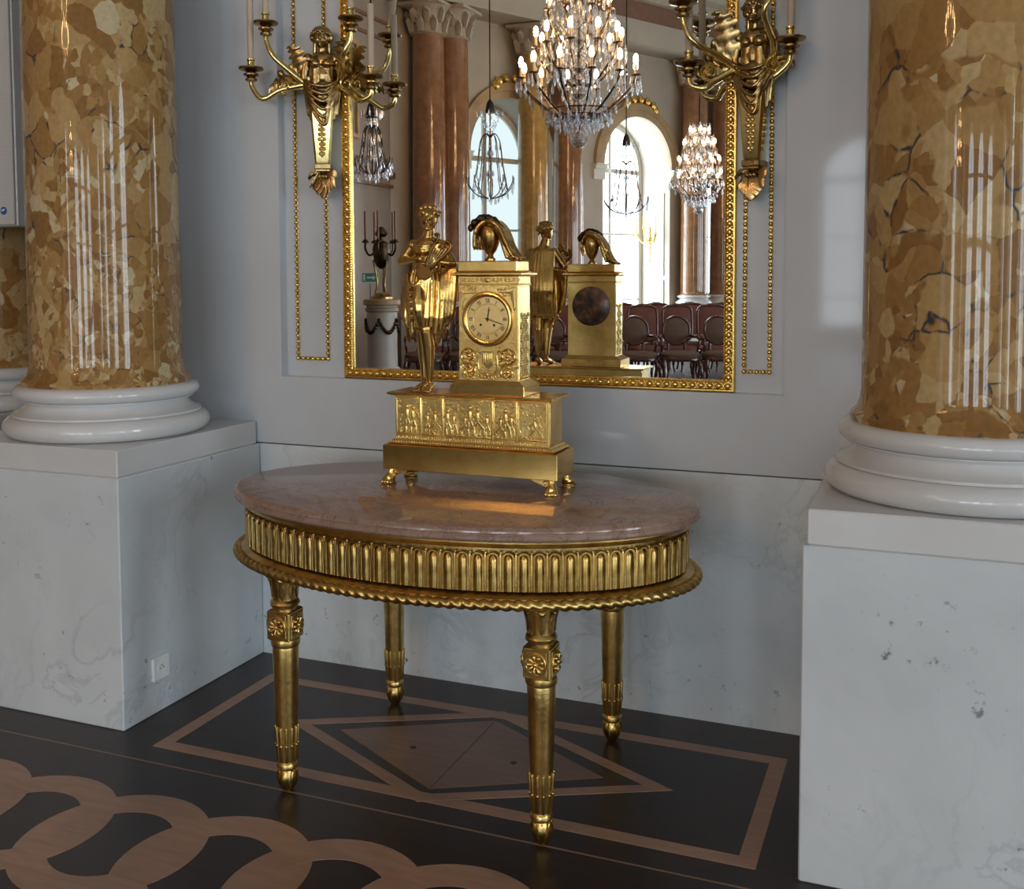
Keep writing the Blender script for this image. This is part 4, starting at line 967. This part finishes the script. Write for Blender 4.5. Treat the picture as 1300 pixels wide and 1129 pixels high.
for k in range(5):
    mb = MB(); mb.cap(S_(232 + 9 * k, 395 - 2 * k, -.070), .0010, S_(288 + 13 * k, 248 + 9 * k, -.062), .0010, 5); obj('string', mb, M['gold'], ly, 60)

# ------------------------------------------------------------------ wall socket and loudspeaker
so = thing('wall_socket', 'small white power socket on the side of the marble pedestal', 'socket', (-2.606, -.645, .167))
mb = MB(); mb.box((-2.600, -.645, .167), (.013, .086, .086), 0, .003); obj('plate', mb, M['socket'], so, 30)
mb = MB(); mb.loft([[(-2.5935 + dx, -.645 + r * math.cos(2 * PI * j / 20), .167 + r * math.sin(2 * PI * j / 20)) for j in range(20)] for r, dx in ((.024, -.002), (.024, .002), (.021, .002), (.020, .001), (.001, .001))]); obj('recess', mb, M['socket'], so, 30)
for dy, dz in ((-.009, 0), (.009, 0), (0, .009)):
    mb = MB(); mb.ball((-2.5922, -.645 + dy, .167 + dz), (.0015, .0028, .0028), 8, 5); obj('socket_hole', mb, M['black'], so, 60)
sp = thing('loudspeaker', 'flat white loudspeaker with perforated grille on the shaded column', 'loudspeaker', (-3.72, -.40, 1.81))
mb = MB(); bbox(mb, -4.02, -3.437, -.452, -.345, 1.81, 3.6, .004); obj('cabinet', mb, M['plastic'], sp, 30)
mb = MB(); bbox(mb, -4.012, -3.442, -.463, -.452, 1.815, 3.595, .003); gr = obj('grille', mb, M['grille'], sp, 30, label='perforated front grille')
mb = MB(); n = 20; mb.loft([[(-3.497 + r * math.cos(2 * PI * j / n), y, 1.872 + r * math.sin(2 * PI * j / n)) for j in range(n)] for r, y in ((.016, -.462), (.016, -.466), (.014, -.467), (.001, -.467))]); bg = obj('badge', mb, M['blue'], gr, 30, label='round blue badge')
mb = MB(); mb.prism([(-3.504, 1.868), (-3.489, 1.874), (-3.489, 1.880), (-3.504, 1.876)], -.4668, -.4680, 1); obj('badge_mark', mb, M['white'], bg, None)
mb = MB(); bbox(mb, -4.12, -4.0, -.345, -.235, 2.4, 2.5); bbox(mb, -4.12, -4.0, -.345, -.235, 3.2, 3.3); obj('bracket', mb, M['black'], sp, 30)

# ------------------------------------------------------------------ the rest of the hall, seen in the mirror
def drop(mb, c, r, h):
    x, y, z = c; n = 6
    mb.loft([[(x + q * math.cos(2 * PI * j / n), y + q * math.sin(2 * PI * j / n), z + zz) for j in range(n)] for q, zz in ((.001, 0), (r * .45, -h * .25), (r, -h * .68), (r * .6, -h * .9), (.001, -h))])
def chandelier(label, vx, vy, zb, k, tiers, lit=True):
    """lit crystal chandelier; zb = height of the glass ball's underside, k = scale"""
    x, y, _ = V((vx, vy, 0)); t = thing('crystal_chandelier', label, 'chandelier', (x, y, zb)); C = Vector((x, y, 0))
    rr = random.Random(int(vx * 100))
    mb = MB()
    prof = []
    for z0, r in ((.34, .075), (.46, .05), (.58, .09), (.74, .05), (.86, .085), (1.04, .055), (1.16, .09), (1.34, .05), (1.48, .08), (1.66, .045), (1.80, .07), (1.95, .04)):
        prof += [(.018, z0 - .06), (r * .75, z0 - .03), (r, z0), (r * .75, z0 + .035)]
    mb.lathe([(r * k, zb + z * k) for r, z in prof], (x, y, 0), 12); obj('stem', mb, M['crystal'], t, 40)
    mb = MB(); mb.tube([(x, y, zb + .2 * k), (x, y, zb + 2.1 * k)], .014 * k, 8); mb.tube([(x, y, zb + 2.1 * k), (x, y, H)], .012, 6); mb.lathe([(.09, H - .04), (.12, H)], (x, y, 0), 14); obj('rod', mb, M['dark_metal'], t, 40)
    mb = MB(); mb.ball((x, y, zb + .10 * k), .10 * k, 14, 9); obj('glass_ball', mb, M['crystal'], t, None)
    dr = MB()
    for R_, zp, n, ph in tiers:
        for j in range(n):
            a = 2 * PI * (j + ph) / n; d = Vector((math.cos(a), math.sin(a), 0)); q = lambda r, z: C + d * (r * k) + Vector((0, 0, zb + z * k))
            mb = MB(); mb.tube(crom([q(.05, zp - .40), q(R_ * .45, zp - .36), q(R_ * .85, zp - .16), q(R_ * .97, zp - .06), q(R_, zp)], 4), .012 * k, 6)
            mb.lathe([(.03 * k, 0), (.055 * k, .01 * k), (.05 * k, .018 * k), (.016 * k, .02 * k)], tuple(q(R_, zp)), 10)
            arm = obj('arm', mb, M['dark_metal'], t, 50)
            mb = MB(); mb.lathe([(.016 * k, .02 * k), (.016 * k, .135 * k), (.008 * k, .14 * k)], tuple(q(R_, zp)), 8); obj('candle', mb, M['candle'], arm, 40)
            if lit:
                mb = MB(); b = q(R_, zp + .175); mb.ball(b, (.028 * k, .028 * k, .062 * k), 8, 6); obj('bulb', mb, M['flame'], arm, 180)
            for i in range(5):
                an = 2 * PI * i / 5 + j; p = q(R_, zp) + Vector((math.cos(an), math.sin(an), 0)) * (.055 * k); drop(dr, p, .016 * k, (.13 + .06 * rr.random()) * k)
            for i in range(4): drop(dr, q(R_ * (.25 + .2 * i), zp - .36 + .06 * i + .05 * rr.random()), .017 * k, .15 * k)
            for i in range(3):
                for u_ in (.35, .7): drop(dr, q(R_ * u_ + .04 * i, zp + .02 + .16 * i), .02 * k, .12 * k)
            for i in range(6): dr.ball(q(R_ * (1 - i / 6), zp + .30 * i / 6 + .02), .016 * k, 6, 4)
    for ring, (R_, z, n) in enumerate(((.16, .30, 14), (.26, .34, 20), (.36, .40, 24), (.15, 2.0, 10), (.24, 1.94, 14))):
        for j in range(n):
            a = 2 * PI * j / n; drop(dr, (x + R_ * k * math.cos(a), y + R_ * k * math.sin(a), zb + (z + .03 * rr.random()) * k), .018 * k, .17 * k)
    obj('crystal_drops', dr, M['crystal'], t, None, kind='stuff')
    mb = MB()
    for R_, z in ((.16, .31), (.26, .35), (.36, .41), (.24, 1.95)):
        n = 20; mb.tube([(x + R_ * k * math.cos(2 * PI * j / n), y + R_ * k * math.sin(2 * PI * j / n), zb + z * k) for j in range(n)], .008 * k, 5, closed=True)
    obj('ring', mb, M['dark_metal'], t, 60)
    return t
TI = ((.64, .74, 12, 0), (.47, 1.08, 10, .3), (.36, 1.46, 8, .1), (.22, 1.74, 5, 0))
chandelier('large lit crystal chandelier with many candle bulbs, nearer one in the mirror', -3.816, 8.0, 3.08, 1.06, TI)
chandelier('smaller lit crystal chandelier hanging by the far columns in the mirror', -3.44, 13.0, 2.575, .70, TI)
def unlit(label, vx, vy, zb, h_, R_):
    x, y, _ = V((vx, vy, 0)); t = thing('hanging_crystal_light', label, 'chandelier', (x, y, zb)); C = Vector((x, y, 0)); rr = random.Random(int(zb * 100))
    mb = MB(); mb.tube([(x, y, zb), (x, y, H)], .011, 6); mb.lathe([(.07, H - .03), (.10, H)], (x, y, 0), 12); obj('rod', mb, M['dark_metal'], t, 40)
    mb = MB(); mb.lathe([(.012, zb + h_), (.05, zb + h_ - .06), (.075, zb + h_ - .18), (.07, zb + h_ - .22)], (x, y, 0), 12); obj('hood', mb, M['black'], t, 40)
    dr = MB()
    for j in range(10):
        a = 2 * PI * j / 10; d = Vector((math.cos(a), math.sin(a), 0)); q = lambda r, z: C + d * r + Vector((0, 0, zb + z * h_))
        mb = MB(); mb.tube(crom([q(.03, .02), q(R_ * .6, .06), q(R_ * .95, .16), q(R_, .24)], 4), .008, 5); mb.tube(crom([q(R_ * .75, .10), q(R_ * .55, .35), q(R_ * .42, .58), q(R_ * .2, .66), q(.01, .62)], 4), .007, 5); obj('arm', mb, M['dark_metal'], t, 50)
        for r, z, L in ((R_, .24, .16), (R_ * .95, .16, .14), (R_ * .75, .10, .15), (R_ * .42, .58, .12), (R_ * .5, .42, .13), (R_ * .55, .88, .10), (R_ * .25, .78, .12), (R_ * .6, .28, .14), (.05, .3, .1), (.04, .5, .1), (R_ * .35, .05, .12)): drop(dr, q(r, z), .016, L * (.8 + .5 * rr.random()))
        for i in range(5): dr.ball(q(R_ * .55 * (1 - i / 5), .88 - .05 * i), .011, 6, 4)
    obj('crystal_drops', dr, M['crystal'], t, None, kind='stuff')
unlit('unlit crystal hanging light with a black hood before the arched window by the paired columns', -6.42, 11.5, 2.78, 1.58, .38)
unlit('unlit crystal hanging light with a black hood before the bright white window', -4.92, 14.0, 2.64, 1.42, .40)
unlit('small unlit crystal hanging light beside the mirror frame and left wall', -6.27, 7.5, 2.82, .9, .24)

# chairs
def cabriole(mb, x, y, sx, sy, top):
    mb.tube(crom([(x, y, top), (x + sx * .015, y + sy * .02, top * .75), (x, y, top * .35), (x + sx * .012, y + sy * .02, .03), (x + sx * .02, y + sy * .03, 0.005)], 4), [.032] * 5 + [.024] * 4 + [.017] * 4 + [.014] * 2 + [.02] * 2, 7)
def make_chair(kind, label, cat, group):
    """stands at the origin, faces +y"""
    t = thing('armchair' if kind == 'oval' else 'high_back_chair', label, cat, (0, 0, 0), group)
    cloth = M['seat_cloth'] if kind == 'oval' else M['red_cloth']
    mb = MB(); n = 24
    se = lambda s, z: [(s * (.29 if kind == 'oval' else .255) * math.copysign(abs(math.cos(2 * PI * j / n)) ** .6, math.cos(2 * PI * j / n)), s * .27 * math.copysign(abs(math.sin(2 * PI * j / n)) ** .6, math.sin(2 * PI * j / n)) + .02, z) for j in range(n)]
    mb.loft([se(.96, .40), se(1.0, .425), se(1.0, .455), se(.9, .478), se(.5, .49)]); obj('seat', mb, cloth, t, 50)
    mb = MB(); mb.loft([se(1.0, .35), se(1.03, .36), se(1.03, .40), se(1.0, .412)]); obj('seat_rail', mb, M['mahogany'], t, 40)
    for sx in (-1, 1):
        for sy in (-1, 1):
            mb = MB(); cabriole(mb, sx * (.25 if kind == 'oval' else .215), .02 + sy * .22, sx, sy, .37); obj('leg', mb, M['mahogany'], t, 60)
    tilt = .16; W_, H_, zc = (.20, .205, .775) if kind == 'oval' else (.235, .28, .83)
    ex = 1.0 if kind == 'oval' else .42
    def bp(a, s, dy): 
        c, s_ = math.cos(a), math.sin(a); z = zc + s * H_ * math.copysign(abs(s_) ** ex, s_); return (s * W_ * math.copysign(abs(c) ** ex, c), -.235 - tilt * (z - .5) + dy, z)
    mb = MB(); n = 28; mb.loft([[bp(2 * PI * j / n, s, d) for j in range(n)] for s, d in ((.95, -.02), (.95, .012), (.75, .030), (.3, .036))]); obj('backrest', mb, cloth, t, 50)
    mb = MB(); mb.tube([bp(2 * PI * j / n, 1.0, 0) for j in range(n)], .022, 8, closed=True)
    for sx in (-1, 1): mb.tube([(sx * W_ * .62, -.24, .38), (sx * W_ * .62, -.245 - tilt * .05, .56), bp(-PI / 2 + sx * .7, 1.0, 0)], .02, 7)
    if kind != 'oval': mb.ball(bp(PI / 2, 1.04, 0), (.10, .02, .028), 8, 5)
    obj('back_frame', mb, M['mahogany'], t, 60)
    for sx in ((-1, 1) if kind == 'oval' else ()):
        mb = MB(); mb.tube(crom([bp(0 if sx > 0 else PI, 1.0, 0)[:2] + (.70,), (sx * .27, -.12, .69), (sx * .28, .06, .67), (sx * .28, .12, .655)], 4), .021, 8); mb.tube(crom([(sx * .28, .10, .655), (sx * .27, .12, .58), (sx * .265, .06, .50), (sx * .26, .08, .39)], 4), .017, 7)
        ar = obj('armrest', mb, M['mahogany'], t, 60)
        mb = MB(); mb.cap((sx * .272, -.08, .708), .024, (sx * .282, .05, .69), .025); obj('arm_pad', mb, cloth, ar, 60)
    return t
RT = Vector((math.cos(YAW), math.sin(YAW)))
c0 = Vector((-3.41, 11.5)); FWD = Vector((-math.sin(YAW), math.cos(YAW)))
def row(kind, label, group, cat, off, step, ks, shift):
    first = None
    for k in ks:
        q = c0 + FWD * off + RT * (step * k + shift); r = V((q.x, q.y, 0))
        if first is None: first = make_chair(kind, label, cat, group); o = first
        else: o = copy_tree(first)
        o.location = (r[0], r[1], 0); o.rotation_euler = (0, 0, -YAW)
row('oval', 'oval-backed armchair in taupe cloth in the front row, reflected in the mirror', 'oval-backed armchairs in the front row', 'armchair', 0, .625, range(-6, 2), 0)
row('square', 'high square-backed russet chair behind the oval armchairs in the mirror', 'russet chairs behind the front row', 'chair', 1.15, .56, range(-7, 3), .2)
row('square', 'high square-backed russet chair in the farthest row, before the window columns', 'russet chairs in the farthest row', 'chair', 2.15, .58, range(-6, 3), .0)

# candelabrum on a round pedestal, guide sign
px_, py_, _ = V((-6.77, 8.6, 0))
t = thing('round_pedestal', 'white round pedestal with swags under the bronze candelabrum', 'pedestal', (px_, py_, 0))
mb = MB(); mb.lathe([(.27, 0), (.27, .30), (.245, .32), (.245, .36), (.205, .40), (.20, .70), (.205, 1.13)], (px_, py_, 0), 32); obj('drum', mb, M['ped_white'], t, 40)
for z0, z1, r in ((.30, .34, .25), (1.13, 1.19, .225), (1.22, 1.30, .25)):
    mb = MB(); mb.lathe([(r * .9, z0), (r, z0 + .01), (r, z1 - .01), (r * .9, z1)], (px_, py_, 0), 32); obj('gilt_band', mb, M['archivolt'], t, 40)
mb = MB(); mb.lathe([(.20, 1.18), (.215, 1.23)], (px_, py_, 0), 32); obj('neck', mb, M['ped_white'], t, 40)
for j in range(5):
    a0 = 2 * PI * j / 5; mb = MB()
    for i in range(11):
        u = i / 10; a = a0 + 2 * PI / 5 * u; mb.ball((px_ + .215 * math.cos(a), py_ + .215 * math.sin(a), 1.02 - .16 * math.sin(PI * u)), (.026, .026, .03), 6, 4)
    obj('swag', mb, M['dark_metal'], t, 60)
t = thing('candelabrum', 'dark bronze tripod candelabrum with tall candles on the round white pedestal', 'candelabrum', (px_, py_, 1.30)); C = Vector((px_, py_, 1.30))
mb = MB(); mb.lathe([(.15, 0), (.15, .03), (.11, .05), (.09, .08), (.03, .085)], tuple(C), 20); obj('base', mb, M['bronze'], t, 40)
for j in range(3):
    a = 2 * PI * j / 3 + .4; d = Vector((math.cos(a), math.sin(a), 0)); mb = MB(); mb.tube(crom([C + d * .09 + Vector((0, 0, .07)), C + d * .06 + Vector((0, 0, .2)), C + d * .09 + Vector((0, 0, .42)), C + d * .11 + Vector((0, 0, .52))], 5), .014, 7); obj('leg', mb, M['bronze'], t, 60)
mb = MB(); mb.lathe([(.02, .40), (.07, .44), (.105, .54), (.12, .66), (.10, .74), (.05, .77), (.05, .82), (.09, .86), (.06, .92), (.02, .96)], tuple(C), 18); obj('vase', mb, M['dark_metal'], t, 40)
for j in range(5):
    a = 2 * PI * j / 5; d = Vector((math.cos(a), math.sin(a), 0)); q = C + d * .21 + Vector((0, 0, .74)); mb = MB()
    mb.tube(crom([C + d * .08 + Vector((0, 0, .62)), C + d * .16 + Vector((0, 0, .58)), C + d * .21 + Vector((0, 0, .66)), q], 5), .014, 7); mb.lathe([(.02, 0), (.05, .01), (.045, .02), (.018, .05)], tuple(q), 12); ar = obj('arm', mb, M['dark_metal'], t, 50)
    mb = MB(); mb.lathe([(.014, .04), (.014, .42), (.008, .425)], tuple(q), 10); obj('candle', mb, M['frieze'], ar, 40)
sx0, sy0, _ = V((-7.17, 9.0, 0))
t = thing('sign_stand', 'teal way-out sign on a thin floor stand by the left wall', 'sign', (sx0, sy0, 0))
mb = MB(); mb.lathe([(.13, 0), (.13, .012), (.02, .02), (.012, .03), (.012, 1.0), (.018, 1.0), (.018, 1.10), (.006, 1.11), (.006, 1.50)], (sx0, sy0, 0), 12); obj('post', mb, M['black'], t, 40)
ca, sa = math.cos(-YAW), math.sin(-YAW)
def SG(u, d, z): return (sx0 + u * ca - d * sa, sy0 + u * sa + d * ca, 1.585 + z)
def plate(name, poly, d0, d1, mat, par):
    mb = MB(); mb.loft([[SG(p[0], d0, p[1]) for p in poly], [SG(p[0], d1, p[1]) for p in poly]]); return obj(name, mb, mat, par, None)
R4 = lambda a, b, c, d: [(a, c), (b, c), (b, d), (a, d)]
pn = plate('panel', R4(-.118, .118, -.068, .068), -.006, .006, M['exit'], t)
for a, b, c, d in ((-.118, .118, .060, .068), (-.118, .118, -.068, -.060), (-.118, -.110, -.06, .06), (.110, .118, -.06, .06)): plate('border', R4(a, b, c, d), .006, .008, M['white'], pn)
plate('door_mark', R4(-.098, -.066, -.045, .045), .006, .008, M['white'], pn)
plate('arrow_mark', [(-.045, -.012), (.035, -.012), (.035, -.035), (.080, 0), (.035, .035), (.035, .012), (-.045, .012)], .006, .008, M['white'], pn)
# small gilt bracket on the window jamb
q = W0 + EV * 4.70 - NV * .45; r = Vector(V((q.x, q.y, 2.35))); inn = Vector((-EV.x, EV.y, 0))
t = thing('window_sconce', 'slim gilt candle bracket on the jamb of the bright window', 'sconce', tuple(r + Vector((EV.x * .07, -EV.y * .07, 0))))
mb = MB(); mb.ball(r, (.05, .05, .10), 8, 6); mb.cap(r - Vector((0, 0, .5)), .015, r + Vector((0, 0, .25)), .03); obj('backplate', mb, M['gold_frame'], t, 60)
for s in (-1, 0, 1):
    e = r + inn * (.12 if s else .2) + Vector((NV.x, -NV.y, 0)) * (.26 * s) + Vector((0, 0, .10 + .12 * (s == 0)))
    mb = MB(); mb.tube(crom([r, r.lerp(e, .5) - Vector((0, 0, .12)), e], 5), .018, 6); mb.lathe([(.02, 0), (.05, .02), (.02, .03)], tuple(e), 8); ar = obj('arm', mb, M['gold_frame'], t, 60)
    mb = MB(); mb.lathe([(.016, .02), (.014, .38)], tuple(e), 8); obj('candle', mb, M['gold_frame'], ar, 60)
